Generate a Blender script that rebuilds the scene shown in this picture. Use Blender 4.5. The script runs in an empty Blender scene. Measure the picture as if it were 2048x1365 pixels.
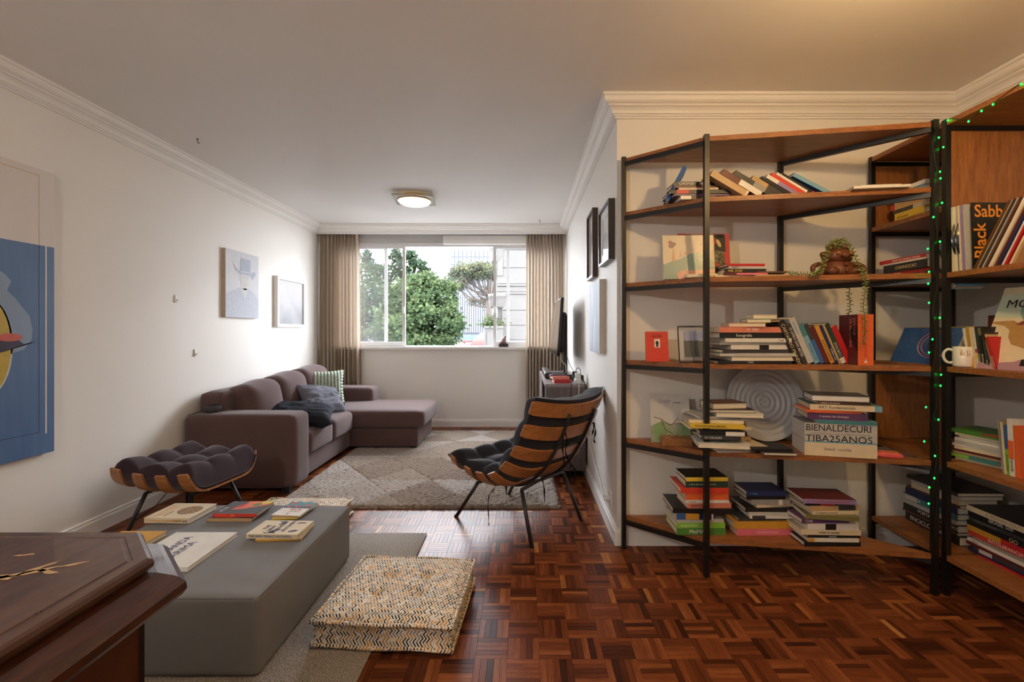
import bpy, math, random
from mathutils import Vector, Matrix, Euler
from mathutils import noise as mnoise
random.seed(7)
R = math.radians
SC = bpy.context.scene
COL = SC.collection

# ---------------------------------------------------------------- camera
F, VX, VY, H = 940.0, 1047.0, 662.5, 1.27        # focal length and vanishing point in photo pixels, eye height
cam = bpy.data.cameras.new('camera')
cam_ob = bpy.data.objects.new('camera', cam)
COL.objects.link(cam_ob)
cam_ob.location = (0, 0, H)
cam_ob.rotation_euler = (R(90), 0, 0)
cam.sensor_width = 36.0
cam.lens = F / 2048 * 36.0
cam.shift_x = -(VX - 1024) / 2048
cam.shift_y = -(682.5 - VY) / 2048
cam.clip_start = 0.05
cam.clip_end = 500
SC.camera = cam_ob

# ---------------------------------------------------------------- sky, lights, exposure
SKY_STRENGTH = 5.1
world = bpy.data.worlds.new('overcast_sky')
SC.world = world
world.use_nodes = True
wn = world.node_tree.nodes
wl = world.node_tree.links
wn.clear()
w_out = wn.new('ShaderNodeOutputWorld')
w_bg = wn.new('ShaderNodeBackground')
w_tc = wn.new('ShaderNodeTexCoord')
w_no = wn.new('ShaderNodeTexNoise')
w_no.inputs['Scale'].default_value = 2.2
w_no.inputs['Detail'].default_value = 5
w_rp = wn.new('ShaderNodeValToRGB')
w_rp.color_ramp.elements[0].position = 0.3
w_rp.color_ramp.elements[0].color = (0.80, 0.87, 1.0, 1)
w_rp.color_ramp.elements[1].position = 0.7
w_rp.color_ramp.elements[1].color = (0.95, 0.97, 1.0, 1)
wl.new(w_tc.outputs['Generated'], w_no.inputs['Vector'])
wl.new(w_no.outputs['Fac'], w_rp.inputs['Fac'])
wl.new(w_rp.outputs['Color'], w_bg.inputs['Color'])
w_bg.inputs['Strength'].default_value = SKY_STRENGTH
wl.new(w_bg.outputs['Background'], w_out.inputs['Surface'])

def portal(name, loc, rot, sx, sy):
    l = bpy.data.lights.new(name, 'AREA')
    l.shape = 'RECTANGLE'
    l.size, l.size_y = sx, sy
    l.cycles.is_portal = True
    o = bpy.data.objects.new(name, l)
    COL.objects.link(o)
    o.location, o.rotation_euler = loc, rot
    return o
portal('daylight_window', (-0.995, 6.42, 1.79), (R(-90), 0, 0), 3.05, 1.42)

SC.view_settings.view_transform = 'Standard'
SC.view_settings.look = 'None'
SC.view_settings.exposure = 2.08
SC.view_settings.gamma = 1.0
SC.view_settings.use_curve_mapping = False
LAMP_STRENGTH = 94.0

# ---------------------------------------------------------------- helpers
def P(u, v, Y):
    return Vector(((u - VX) * Y / F, Y, H - (v - VY) * Y / F))
def PZ(u, v, Z):
    return P(u, v, (H - Z) * F / (v - VY))
def XU(u, Y):
    return (u - VX) * Y / F

def lin(c):
    c = c / 255.0
    return c / 12.92 if c <= 0.04045 else ((c + 0.055) / 1.055) ** 2.4
def RGB(r, g, b):
    return (lin(r), lin(g), lin(b), 1.0)

MATS = {}
class NT:
    """a small node graph writer for one material"""
    def __init__(s, name):
        s.m = bpy.data.materials.new(name)
        s.m.use_nodes = True
        s.t = s.m.node_tree
        s.n = s.t.nodes
        s.b = s.n['Principled BSDF']
        s.out = s.n['Material Output']
    def new(s, t, **kw):
        x = s.n.new(t)
        for k, v in kw.items():
            setattr(x, k, v)
        return x
    def put(s, sock, v):
        if isinstance(v, bpy.types.NodeSocket):
            s.t.links.new(v, sock)
        elif v is not None:
            sock.default_value = v
    def math(s, op, a, b=None, c=None):
        x = s.new('ShaderNodeMath', operation=op)
        s.put(x.inputs[0], a)
        s.put(x.inputs[1], b)
        s.put(x.inputs[2], c)
        return x.outputs[0]
    def coord(s, kind='Object', scale=None):
        o = s.new('ShaderNodeTexCoord').outputs[kind]
        if scale is not None:
            mp = s.new('ShaderNodeMapping')
            s.put(mp.inputs['Vector'], o)
            mp.inputs['Scale'].default_value = scale
            o = mp.outputs['Vector']
        return o
    def noise(s, vec, scale, detail=3, rough=0.5):
        x = s.new('ShaderNodeTexNoise')
        s.put(x.inputs['Vector'], vec)
        x.inputs['Scale'].default_value = scale
        x.inputs['Detail'].default_value = detail
        x.inputs['Roughness'].default_value = rough
        return x.outputs['Fac']
    def mix(s, f, a, b, blend='MIX'):
        x = s.new('ShaderNodeMix', data_type='RGBA', blend_type=blend)
        s.put(x.inputs[0], f)
        s.put(x.inputs[6], a)
        s.put(x.inputs[7], b)
        return x.outputs[2]
    def ramp(s, f, stops, const=False):
        x = s.new('ShaderNodeValToRGB')
        cr = x.color_ramp
        if const:
            cr.interpolation = 'CONSTANT'
        while len(cr.elements) < len(stops):
            cr.elements.new(0.5)
        for e, (p, c) in zip(cr.elements, stops):
            e.position = p
            e.color = c
        s.put(x.inputs['Fac'], f)
        return x.outputs['Color']
    def sep(s, vec):
        x = s.new('ShaderNodeSeparateXYZ')
        s.put(x.inputs[0], vec)
        return x.outputs
    def bump(s, h, strength, dist=0.01):
        x = s.new('ShaderNodeBump')
        x.inputs['Strength'].default_value = strength
        x.inputs['Distance'].default_value = dist
        s.put(x.inputs['Height'], h)
        s.put(s.b.inputs['Normal'], x.outputs['Normal'])
    def bsdf(s, col=None, rough=None, metal=None, coat=None, spec=None, sheen=None):
        s.put(s.b.inputs['Base Color'], col)
        s.put(s.b.inputs['Roughness'], rough)
        s.put(s.b.inputs['Metallic'], metal)
        s.put(s.b.inputs['Coat Weight'], coat)
        s.put(s.b.inputs['Specular IOR Level'], spec)
        s.put(s.b.inputs['Sheen Weight'], sheen)

def scl(c, k):
    return (min(1, c[0] * k), min(1, c[1] * k), min(1, c[2] * k), 1)

def mat(name, col, rough=0.6, metal=0.0, var=0.06, vs=9.0, bump=0.0, bs=180.0, spec=0.5, coat=0.0, sheen=0.0):
    """plain coloured surface with a little mottling and fine relief"""
    if name in MATS:
        return MATS[name]
    g = NT(name)
    v = g.coord()
    if var:
        c = g.mix(g.noise(v, vs), scl(col, 1 - var), scl(col, 1 + var))
    else:
        c = col
    g.bsdf(c, rough, metal, coat, spec, sheen)
    if bump:
        g.bump(g.noise(v, bs, 2), bump, 0.004)
    MATS[name] = g.m
    return g.m

def emit(name, col, strength):
    if name in MATS:
        return MATS[name]
    g = NT(name)
    g.bsdf(col, 0.4)
    g.b.inputs['Emission Color'].default_value = col
    g.b.inputs['Emission Strength'].default_value = strength
    MATS[name] = g.m
    return g.m

def wood(name, c0, c1, scale=6.0, stretch=(1, 14, 14), rough=0.45, bump=0.05, coat=0.0, kind='Object'):
    if name in MATS:
        return MATS[name]
    g = NT(name)
    v = g.coord(kind, stretch)
    n1 = g.noise(v, scale, 6, 0.65)
    n2 = g.noise(v, scale * 5, 3, 0.6)
    f = g.math('ADD', g.math('MULTIPLY', n1, 0.7), g.math('MULTIPLY', n2, 0.3))
    g.bsdf(g.ramp(f, [(0.32, c0), (0.68, c1)]), rough, coat=coat)
    if bump:
        g.bump(f, bump, 0.002)
    MATS[name] = g.m
    return g.m

def fabric(name, col, var=0.12, ws=900.0, bump=0.25, sheen=0.0, vs=25.0, rough=0.9):
    if name in MATS:
        return MATS[name]
    g = NT(name)
    v = g.coord()
    big = g.noise(v, vs, 4)
    fine = g.noise(v, ws, 1)
    c = g.mix(big, scl(col, 1 - var), scl(col, 1 + var))
    c = g.mix(g.math('MULTIPLY', fine, 0.5), c, scl(col, 0.72))
    g.bsdf(c, rough, spec=0.15, sheen=sheen)
    g.bump(fine, bump, 0.002)
    MATS[name] = g.m
    return g.m

class MB:
    """collects shapes and links them as one mesh object"""
    def __init__(s):
        s.v, s.f, s.sm, s.uv = [], [], [], []
    def add(s, vs, fs, M=None, smooth=False):
        o = len(s.v)
        if M is not None:
            vs = [M @ Vector(p) for p in vs]
        s.v += [tuple(p) for p in vs]
        s.f += [tuple(i + o for i in f) for f in fs]
        s.sm += [smooth] * len(fs)
        return s
    def box(s, lo, hi, M=None):
        x0, y0, z0 = lo
        x1, y1, z1 = hi
        vs = [(x0, y0, z0), (x1, y0, z0), (x1, y1, z0), (x0, y1, z0), (x0, y0, z1), (x1, y0, z1), (x1, y1, z1), (x0, y1, z1)]
        fs = [(0, 3, 2, 1), (4, 5, 6, 7), (0, 1, 5, 4), (1, 2, 6, 5), (2, 3, 7, 6), (3, 0, 4, 7)]
        return s.add(vs, fs, M)
    def beam(s, a, b, w, h=None, up=(0, 0, 1)):
        """square bar between two points"""
        a, b = Vector(a), Vector(b)
        h = h or w
        d = (b - a).normalized()
        up = Vector(up)
        if abs(d.dot(up)) > 0.98:
            up = Vector((0, 1, 0))
        x = d.cross(up).normalized()
        z = x.cross(d)
        vs = []
        for p in (a, b):
            for i, j in ((-1, -1), (1, -1), (1, 1), (-1, 1)):
                vs.append(p + x * (i * w / 2) + z * (j * h / 2))
        return s.add(vs, [(0, 1, 2, 3), (7, 6, 5, 4), (0, 4, 5, 1), (1, 5, 6, 2), (2, 6, 7, 3), (3, 7, 4, 0)])
    def tube(s, pts, r, seg=8, cap=True):
        pts = [Vector(p) for p in pts]
        n = len(pts)
        rs = r if isinstance(r, (list, tuple)) else [r] * n
        vs, fs = [], []
        ref = Vector((0, 0, 1))
        prev = None
        for i, p in enumerate(pts):
            d = (pts[min(i + 1, n - 1)] - pts[max(i - 1, 0)]).normalized()
            if prev is None:
                x = d.cross(ref if abs(d.z) < 0.95 else Vector((1, 0, 0))).normalized()
            else:
                x = (prev - d * prev.dot(d)).normalized()
            prev = x
            y = d.cross(x)
            for k in range(seg):
                a = 2 * math.pi * k / seg
                vs.append(p + (x * math.cos(a) + y * math.sin(a)) * rs[i])
        for i in range(n - 1):
            for k in range(seg):
                k2 = (k + 1) % seg
                fs.append((i * seg + k, i * seg + k2, (i + 1) * seg + k2, (i + 1) * seg + k))
        if cap:
            fs.append(tuple(reversed(range(seg))))
            fs.append(tuple(range((n - 1) * seg, n * seg)))
        return s.add(vs, fs, None, True)
    def lathe(s, prof, seg=32, M=None, ang=2 * math.pi):
        """profile of (radius, height) pairs about local z"""
        vs, fs = [], []
        full = abs(ang - 2 * math.pi) < 1e-6
        m = seg if full else seg + 1
        for r, z in prof:
            for k in range(m):
                a = ang * k / seg
                vs.append((r * math.cos(a), r * math.sin(a), z))
        for i in range(len(prof) - 1):
            for k in range(seg):
                k2 = (k + 1) % m
                fs.append((i * m + k, i * m + k2, (i + 1) * m + k2, (i + 1) * m + k))
        return s.add(vs, fs, M, True)
    def prism(s, poly, z0, z1, M=None):
        n = len(poly)
        vs = [(x, y, z0) for x, y in poly] + [(x, y, z1) for x, y in poly]
        fs = [tuple(reversed(range(n))), tuple(range(n, 2 * n))]
        fs += [(i, (i + 1) % n, n + (i + 1) % n, n + i) for i in range(n)]
        return s.add(vs, fs, M)
    def rbox(s, size, r=0.03, n=10, puff=(0, 0, 0), M=None, fn=None):
        """rounded block centred on the origin; puff bulges each axis"""
        sx, sy, sz = (k / 2 for k in size)
        idx, vs, fs = {}, [], []
        def vert(i, j, k):
            key = (i, j, k)
            if key in idx:
                return idx[key]
            def sp(t):
                t = 2 * t / n - 1
                return math.copysign(abs(t) ** 0.75, t)
            q = Vector((sp(i) * sx, sp(j) * sy, sp(k) * sz))
            rr = min(r, sx, sy, sz)
            c = Vector((max(-sx + rr, min(sx - rr, q.x)), max(-sy + rr, min(sy - rr, q.y)), max(-sz + rr, min(sz - rr, q.z))))
            d = q - c
            if d.length > 1e-9:
                q = c + d.normalized() * rr
            a, b, e = q.x / sx, q.y / sy, q.z / sz
            q = Vector((q.x + a * puff[0] * (1 - b * b) * (1 - e * e), q.y + b * puff[1] * (1 - a * a) * (1 - e * e), q.z + e * puff[2] * (1 - a * a) * (1 - b * b)))
            if fn:
                q = fn(q)
            idx[key] = len(vs)
            vs.append(q)
            return idx[key]
        for a in range(n):
            for b in range(n):
                fs.append((vert(a, b, 0), vert(a, b + 1, 0), vert(a + 1, b + 1, 0), vert(a + 1, b, 0)))
                fs.append((vert(a, b, n), vert(a + 1, b, n), vert(a + 1, b + 1, n), vert(a, b + 1, n)))
                fs.append((vert(a, 0, b), vert(a + 1, 0, b), vert(a + 1, 0, b + 1), vert(a, 0, b + 1)))
                fs.append((vert(a, n, b), vert(a, n, b + 1), vert(a + 1, n, b + 1), vert(a + 1, n, b)))
                fs.append((vert(0, a, b), vert(0, a, b + 1), vert(0, a + 1, b + 1), vert(0, a + 1, b)))
                fs.append((vert(n, a, b), vert(n, a + 1, b), vert(n, a + 1, b + 1), vert(n, a, b + 1)))
        return s.add(vs, fs, M, True)
    def ball(s, c, r, seg=10, rings=7, M=None):
        r = r if isinstance(r, (tuple, list)) else (r, r, r)
        vs, fs = [], []
        for i in range(rings + 1):
            t = math.pi * i / rings
            for k in range(seg):
                a = 2 * math.pi * k / seg
                vs.append((c[0] + r[0] * math.sin(t) * math.cos(a), c[1] + r[1] * math.sin(t) * math.sin(a), c[2] + r[2] * math.cos(t)))
        for i in range(rings):
            for k in range(seg):
                k2 = (k + 1) % seg
                fs.append((i * seg + k, (i + 1) * seg + k, (i + 1) * seg + k2, i * seg + k2))
        return s.add(vs, fs, M, True)
    def surf(s, fn, nu, nv, smooth=True):
        vs = [fn(i / nu, j / nv) for i in range(nu + 1) for j in range(nv + 1)]
        w = nv + 1
        return s.add(vs, [(i * w + j, (i + 1) * w + j, (i + 1) * w + j + 1, i * w + j + 1) for i in range(nu) for j in range(nv)], None, smooth)
    def build(s, name, m, parent=None, boxuv=False, loc=None, rot=None):
        me = bpy.data.meshes.new(name)
        me.from_pydata(s.v, [], s.f)
        me.polygons.foreach_set('use_smooth', s.sm)
        if boxuv:
            uv = me.uv_layers.new(name='UVMap')
            me.update()
            for p in me.polygons:
                nx, ny, nz = (abs(k) for k in p.normal)
                for li in p.loop_indices:
                    c = me.vertices[me.loops[li].vertex_index].co
                    uv.data[li].uv = (c.x, c.y) if nz >= nx and nz >= ny else ((c.y, c.z) if nx > ny else (c.x, c.z))
        me.materials.append(m)
        me.update()
        return link(name, me, parent, loc, rot)

def link(name, data, parent=None, loc=None, rot=None):
    o = bpy.data.objects.new(name, data)
    COL.objects.link(o)
    if parent is not None:
        o.parent = parent
    if loc is not None:
        o.location = loc
    if rot is not None:
        o.rotation_euler = rot
    return o
def tag(o, label, cat, group=None, kind=None):
    o['label'] = label
    o['category'] = cat
    if group:
        o['group'] = group
    if kind:
        o['kind'] = kind
    return o
def struct(o):
    o['kind'] = 'structure'
    return o
def thing(name, label, cat, loc=(0, 0, 0), rot=None, group=None):
    return tag(link(name, None, None, loc, rot), label, cat, group)
def lettering(txt, size, m, parent, M, align='LEFT', name='lettering', bold=0.0, xs=1.0, ext=0.0002):
    cu = bpy.data.curves.new(name, 'FONT')
    cu.body = txt
    cu.size = size
    cu.align_x = align
    cu.align_y = 'CENTER'
    cu.extrude = ext
    cu.offset = bold
    cu.resolution_u = 3
    cu.materials.append(m)
    o = link(name, cu, parent)
    o.matrix_local = M @ Matrix.Diagonal((xs, 1, 1, 1))
    return o
def axes(o, x, y):
    """matrix whose local x and y axes are the given directions, at point o"""
    x, y = Vector(x).normalized(), Vector(y).normalized()
    z = x.cross(y)
    return Matrix(((x.x, y.x, z.x, o[0]), (x.y, y.y, z.y, o[1]), (x.z, y.z, z.z, o[2]), (0, 0, 0, 1)))

# ---------------------------------------------------------------- shared materials
def wall_paint(name, col):
    g = NT(name)
    v = g.coord()
    c = g.mix(g.noise(v, 1.3, 4), scl(col, 0.965), scl(col, 1.02))
    g.bsdf(c, 0.55, spec=0.35)
    g.bump(g.noise(v, 60, 4), 0.03, 0.004)
    return g.m
M_WALL = wall_paint('wall_paint', RGB(239, 235, 228))
M_CEIL = wall_paint('ceiling_paint', RGB(240, 237, 233))
M_TRIM = mat('trim_paint', RGB(241, 238, 233), 0.42, var=0.02)
M_STEEL = mat('black_steel', RGB(22, 20, 20), 0.38, var=0.15, bump=0.04, bs=90)
M_SHELF = wood('shelf_wood', RGB(112, 66, 34), RGB(176, 113, 62), 5.0, (1.6, 16, 16), 0.42)
M_PANEL = wood('panel_wood', RGB(118, 70, 36), RGB(178, 116, 64), 5.0, (16, 16, 1.6), 0.42)
M_FRAMEW = mat('white_aluminium', RGB(225, 224, 224), 0.35, var=0.02)
M_WHITE = mat('white_plastic', RGB(232, 230, 226), 0.35, var=0.02)
M_BLACKP = mat('black_plastic', RGB(20, 20, 22), 0.35, var=0.1)
M_CABLE = mat('black_cable', RGB(18, 18, 20), 0.5, var=0.0)

# ---------------------------------------------------------------- the room
XL, XR, XB = -2.692, 0.5545, 2.57        # left wall, right wall of the niche, right wall by the shelves
YF, YP, YB, YK = 6.227, 6.09, 2.79, -2.7  # window wall, pelmet, shelf wall, back wall
HC, ZCR = 2.646, 2.528                   # ceiling, bottom of the cornice

struct(MB().box((XL - 0.2, YK - 0.2, HC), (XB + 0.2, YF + 0.2, HC + 0.15)).build('ceiling', M_CEIL))
struct(MB().box((XL - 0.18, YK - 0.18, -0.05), (XL, YF + 0.18, HC)).build('wall_left', M_WALL))
struct(MB().box((XR, YB + 0.15, -0.05), (XR + 0.15, YF + 0.18, HC)).build('wall_right', M_WALL))
struct(MB().box((XR, YB, -0.05), (XB + 0.18, YB + 0.15, HC)).build('wall_shelves', M_WALL))
struct(MB().box((XB, YK - 0.18, -0.05), (XB + 0.18, YB, HC)).build('wall_right_near', M_WALL))
WX0, WX1, WZ0, WZ1 = -2.52, 0.53, 1.06, 2.50     # window opening
wb = MB()
wb.box((XL, YF, -0.05), (XR, YF + 0.18, WZ0)).box((XL, YF, WZ1), (XR, YF + 0.18, HC))
wb.box((XL, YF, WZ0), (WX0, YF + 0.18, WZ1)).box((WX1, YF, WZ0), (XR, YF + 0.18, WZ1))
struct(wb.build('wall_far', M_WALL))
struct(MB().box((XL, YK - 0.18, -0.05), (XB, YK, HC)).build('wall_back', M_WALL))

def sweep(name, path, prof, m, z_ref, closed_start=None):
    """moulding run along wall segments (plan points, room on the left of travel... offsets point into the room)"""
    n = len(path)
    offs = []
    for i in range(n):
        ds = []
        if i > 0:
            ds.append((Vector(path[i]) - Vector(path[i - 1])).normalized())
        if i < n - 1:
            ds.append((Vector(path[i + 1]) - Vector(path[i])).normalized())
        ns = [Vector((d.y, -d.x)) for d in ds]
        if len(ns) == 1:
            offs.append(ns[0])
        else:
            b = (ns[0] + ns[1])
            offs.append(b / (1 + ns[0].dot(ns[1])))
    out = []
    for i in range(n - 1):
        vs = []
        for e in (i, i + 1):
            for pr, z in prof:
                q = Vector(path[e]) + offs[e] * pr
                vs.append((q.x, q.y, z_ref + z))
        k = len(prof)
        fs = [(j, j + 1, k + j + 1, k + j) for j in range(k - 1)]
        out.append(MB().add(vs, fs).build('%s_%d' % (name, i + 1), m))
    return out
CROWN = [(0.096, 0), (0.096, -0.016), (0.088, -0.018), (0.087, -0.028), (0.082, -0.040), (0.073, -0.049), (0.062, -0.053), (0.060, -0.055),
         (0.060, -0.062), (0.052, -0.064), (0.042, -0.072), (0.035, -0.083), (0.032, -0.096), (0.030, -0.0965), (0.027, -0.099), (0.022, -0.099),
         (0.022, -0.107), (0.012, -0.109), (0.012, -0.118), (0, -0.118)]
PLAN = [(XL, YK), (XL, YP), (XR, YP), (XR, YB), (XB, YB), (XB, YK), (XL, YK)]
for o in sweep('trim', PLAN, CROWN, M_TRIM, HC):
    struct(o)
struct(MB().box((XL, YP, ZCR), (XR, YP + 0.02, HC)).build('trim_7', M_TRIM))
BASE = [(0.0, 0.102), (0.006, 0.101), (0.010, 0.096), (0.010, 0.088), (0.007, 0.085), (0.013, 0.081), (0.015, 0.074), (0.015, 0.0)]
names = ['baseboard_left', 'baseboard_far', 'baseboard_right', 'baseboard_shelves', 'baseboard_right_near']
for nm, o in zip(names, sweep('baseboard', [(XL, YK), (XL, YF), (XR, YF), (XR, YB), (XB, YB), (XB, YK)], BASE, M_TRIM, 0.0)):
    o.name = nm
    struct(o)

# parquet: blocks of five strips laid basket fashion
g = NT('parquet_wood')
tint = g.new('ShaderNodeAttribute', attribute_name='tint').outputs['Fac']
uvv = g.coord('UV')
mp = g.new('ShaderNodeMapping')
g.put(mp.inputs['Vector'], uvv)
mp.inputs['Scale'].default_value = (9, 90, 1)
grain = g.noise(mp.outputs['Vector'], 1.0, 5, 0.65)
base = g.ramp(tint, [(0.0, RGB(74, 38, 24)), (0.25, RGB(108, 57, 33)), (0.55, RGB(138, 76, 45)), (0.82, RGB(162, 97, 58)), (0.95, RGB(184, 116, 62)), (1.0, RGB(206, 146, 84))])
c = g.mix(g.ramp(grain, [(0.35, (0, 0, 0, 1)), (0.65, (1, 1, 1, 1))]), g.mix(1.0, base, (0.55, 0.5, 0.48, 1), 'MULTIPLY'), base)
big = g.noise(g.coord('Object'), 1.1, 3)
g.bsdf(c, g.math('ADD', g.math('MULTIPLY', grain, 0.10), g.math('MULTIPLY_ADD', big, 0.10, 0.22)), coat=0.0, spec=0.12)
g.b.inputs['Coat Roughness'].default_value = 0.12
g.bump(grain, 0.04, 0.001)
M_PARQ = g.m
S, SW = 0.125, 0.025
TOPZ, SIDE = 0.0, -0.0012
def strip_shape(x0, y0, along_x):
    """a strip with a chamfered top, its lower edge inside the joint"""
    lx, ly = (S, SW) if along_x else (SW, S)
    e = 0.0007
    vs = [(x0 + e, y0 + e, TOPZ), (x0 + lx - e, y0 + e, TOPZ), (x0 + lx - e, y0 + ly - e, TOPZ), (x0 + e, y0 + ly - e, TOPZ),
          (x0, y0, SIDE), (x0 + lx, y0, SIDE), (x0 + lx, y0 + ly, SIDE), (x0, y0 + ly, SIDE)]
    fs = [(0, 1, 2, 3), (4, 5, 1, 0), (5, 6, 2, 1), (6, 7, 3, 2), (7, 4, 0, 3)]
    return vs, fs
def strip_tint():
    t = random.gauss(0.48, 0.2)
    if random.random() < 0.05:
        t = random.uniform(0.9, 1.0)
    if random.random() < 0.12:
        t = random.uniform(0.0, 0.2)
    return max(0, min(1, t))
def finish_strip(me, tints, uvs):
    at = me.attributes.new('tint', 'FLOAT', 'FACE')
    at.data.foreach_set('value', tints)
    uv = me.uv_layers.new(name='UVMap')
    uv.data.foreach_set('uv', uvs)
    me.materials.append(M_PARQ)
    me.update()
floor = struct(MB().box((XL, YK, -0.05), (XB, YF, -0.0015)).build('floor', mat('parquet_joint', RGB(40, 20, 12), 0.7)))
variants = []
for k in range(30):
    vs, fs = strip_shape(0, 0, True)
    me = bpy.data.meshes.new('parquet_strip')
    me.from_pydata(vs, [], fs)
    ox, oy = random.random() * 9, random.random() * 9
    uvs = []
    for f in fs:
        for i in f:
            uvs += [vs[i][0] + ox, vs[i][1] + oy]
    finish_strip(me, [strip_tint()] * 5, uvs)
    variants.append(me)
def hidden(x, y):
    if x < -0.62 and y < 2.93:
        return True
    if -0.84 < x < -0.26 and 1.82 < y < 2.4:
        return True
    return x < 0.26 and y > 3.35
cells = []
for i in range(-25, 26):
    for j in range(-38, 40):
        x0, y0 = -0.188 + i * S, 1.8184 + j * S
        if x0 + S < XL or x0 > XB or y0 + S < YK or y0 > YF:
            continue
        if x0 > XR and y0 > YB:
            continue
        cells.append((x0, y0, (i + j) % 2 == 0))
def block_seen(x0, y0):
    x, y = x0 + S / 2, y0 + S / 2
    if y < 1.7 or hidden(x, y):
        return False
    u = VX + F * x / y
    return 720 < u < 2060
near = sorted([c for c in cells if block_seen(c[0], c[1])], key=lambda c: c[1] + 0.12 * abs(c[0]))[:60]
near_set = set(near)
for x0, y0, ax in near:
    for k in range(5):
        o = bpy.data.objects.new('parquet_strip', random.choice(variants))
        COL.objects.link(o)
        o.parent = floor
        if ax:
            o.location = (x0, y0 + k * SW, 0)
        else:
            o.location = (x0 + (k + 1) * SW, y0, 0)
            o.rotation_euler = (0, 0, R(90))
av, af, at_, auv = [], [], [], []
for c in cells:
    if c in near_set:
        continue
    x0, y0, ax = c
    for k in range(5):
        vs, fs = strip_shape(x0, y0 + k * SW, True) if ax else strip_shape(x0 + k * SW, y0, False)
        o = len(av)
        av += vs
        ox, oy = random.random() * 9, random.random() * 9
        t = strip_tint()
        for f in fs:
            af.append(tuple(i + o for i in f))
            at_.append(t)
            for i in f:
                px, py = vs[i][0] - x0, vs[i][1] - y0
                auv += [(px if ax else py) + ox, (py if ax else px) + oy]
me = bpy.data.meshes.new('parquet_strip_field')
me.from_pydata(av, [], af)
finish_strip(me, at_, auv)
o = link('parquet_strip_field', me, floor)
o['kind'] = 'stuff'

# ---------------------------------------------------------------- window
M_GLASS = NT('window_glass')
gl = M_GLASS
mixn = gl.new('ShaderNodeMixShader')
tr = gl.new('ShaderNodeBsdfTransparent')
go = gl.new('ShaderNodeBsdfGlossy')
go.inputs['Roughness'].default_value = 0.03
df = gl.new('ShaderNodeBsdfDiffuse')
df.inputs['Color'].default_value = (0.85, 0.9, 0.95, 1)
mx2 = gl.new('ShaderNodeMixShader')
mx2.inputs[0].default_value = 0.035
gl.t.links.new(tr.outputs[0], mx2.inputs[1])
gl.t.links.new(df.outputs[0], mx2.inputs[2])
mixn.inputs[0].default_value = 0.06
gl.t.links.new(mx2.outputs[0], mixn.inputs[1])
gl.t.links.new(go.outputs[0], mixn.inputs[2])
gl.t.links.new(mixn.outputs[0], gl.out.inputs['Surface'])
M_GLASS = gl.m

YW = YF + 0.07
fr = MB()
fr.box((WX0, YW - 0.05, WZ0), (WX1, YW + 0.07, WZ0 + 0.014)).box((WX0, YW - 0.05, WZ1 - 0.105), (WX1, YW + 0.07, WZ1))
fr.box((WX0, YW - 0.05, WZ0), (WX0 + 0.04, YW + 0.07, WZ1)).box((WX1 - 0.04, YW - 0.05, WZ0), (WX1, YW + 0.07, WZ1))
win = struct(fr.build('window_1', M_FRAMEW))
MB().box((WX0 - 0.03, YF - 0.055, WZ0 - 0.032), (WX1 + 0.02, YF + 0.10, WZ0)).build('window_sill', M_TRIM, win)
def sash(x0, x1, y, z0=WZ0 + 0.014, z1=WZ1 - 0.085, w=0.04, handle=None):
    b = MB()
    d = 0.014
    b.box((x0, y - d, z0), (x0 + w, y + d, z1)).box((x1 - w, y - d, z0), (x1, y + d, z1))
    b.box((x0 + w, y - d, z0), (x1 - w, y + d, z0 + 0.05)).box((x0 + w, y - d, z1 - 0.045), (x1 - w, y + d, z1))
    s = b.build('sash', M_FRAMEW, win)
    MB().box((x0 + w * 0.6, y - 0.003, z0 + 0.03), (x1 - w * 0.6, y + 0.003, z1 - 0.03)).build('pane', M_GLASS, s)
    if handle is not None:
        MB().rbox((0.026, 0.02, 0.085), 0.006, 4, M=Matrix.Translation((handle, y - d - 0.008, 1.55))).build('handle', M_WHITE, s)
xa = XU(812, YW); xm = XU(771, YW); xc = XU(987, YW); xd = XU(1016, YW)
sash(xa - 0.80, xa, YW - 0.022, handle=xa - 0.02)
sash(WX0 + 0.03, xm + 0.02, YW + 0.028)
sash(xc, xc + 0.80, YW - 0.022, handle=xc + 0.02)
sash(xd - 0.02, WX1 - 0.03, YW + 0.028)
rb = MB().box((XU(887, 6.2), YF - 0.06, 2.415), (XU(1054, 6.2), YF + 0.02, 2.525))
rbo = rb.build('roller_blind', M_WHITE)
tag(rbo, 'white roller blind case fixed above the window, behind the far cornice', 'blind')
MB().box((XU(887, 6.2), YF - 0.067, 2.415), (XU(1054, 6.2), YF - 0.06, 2.46)).build('bottom_rail', M_TRIM, rbo)
struct(MB().box((WX0, YF - 0.02, 2.425), (XU(887, 6.2), YF + 0.02, 2.60)).build('trim_8', mat('shutter_box', RGB(190, 188, 186), 0.5)))


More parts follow.
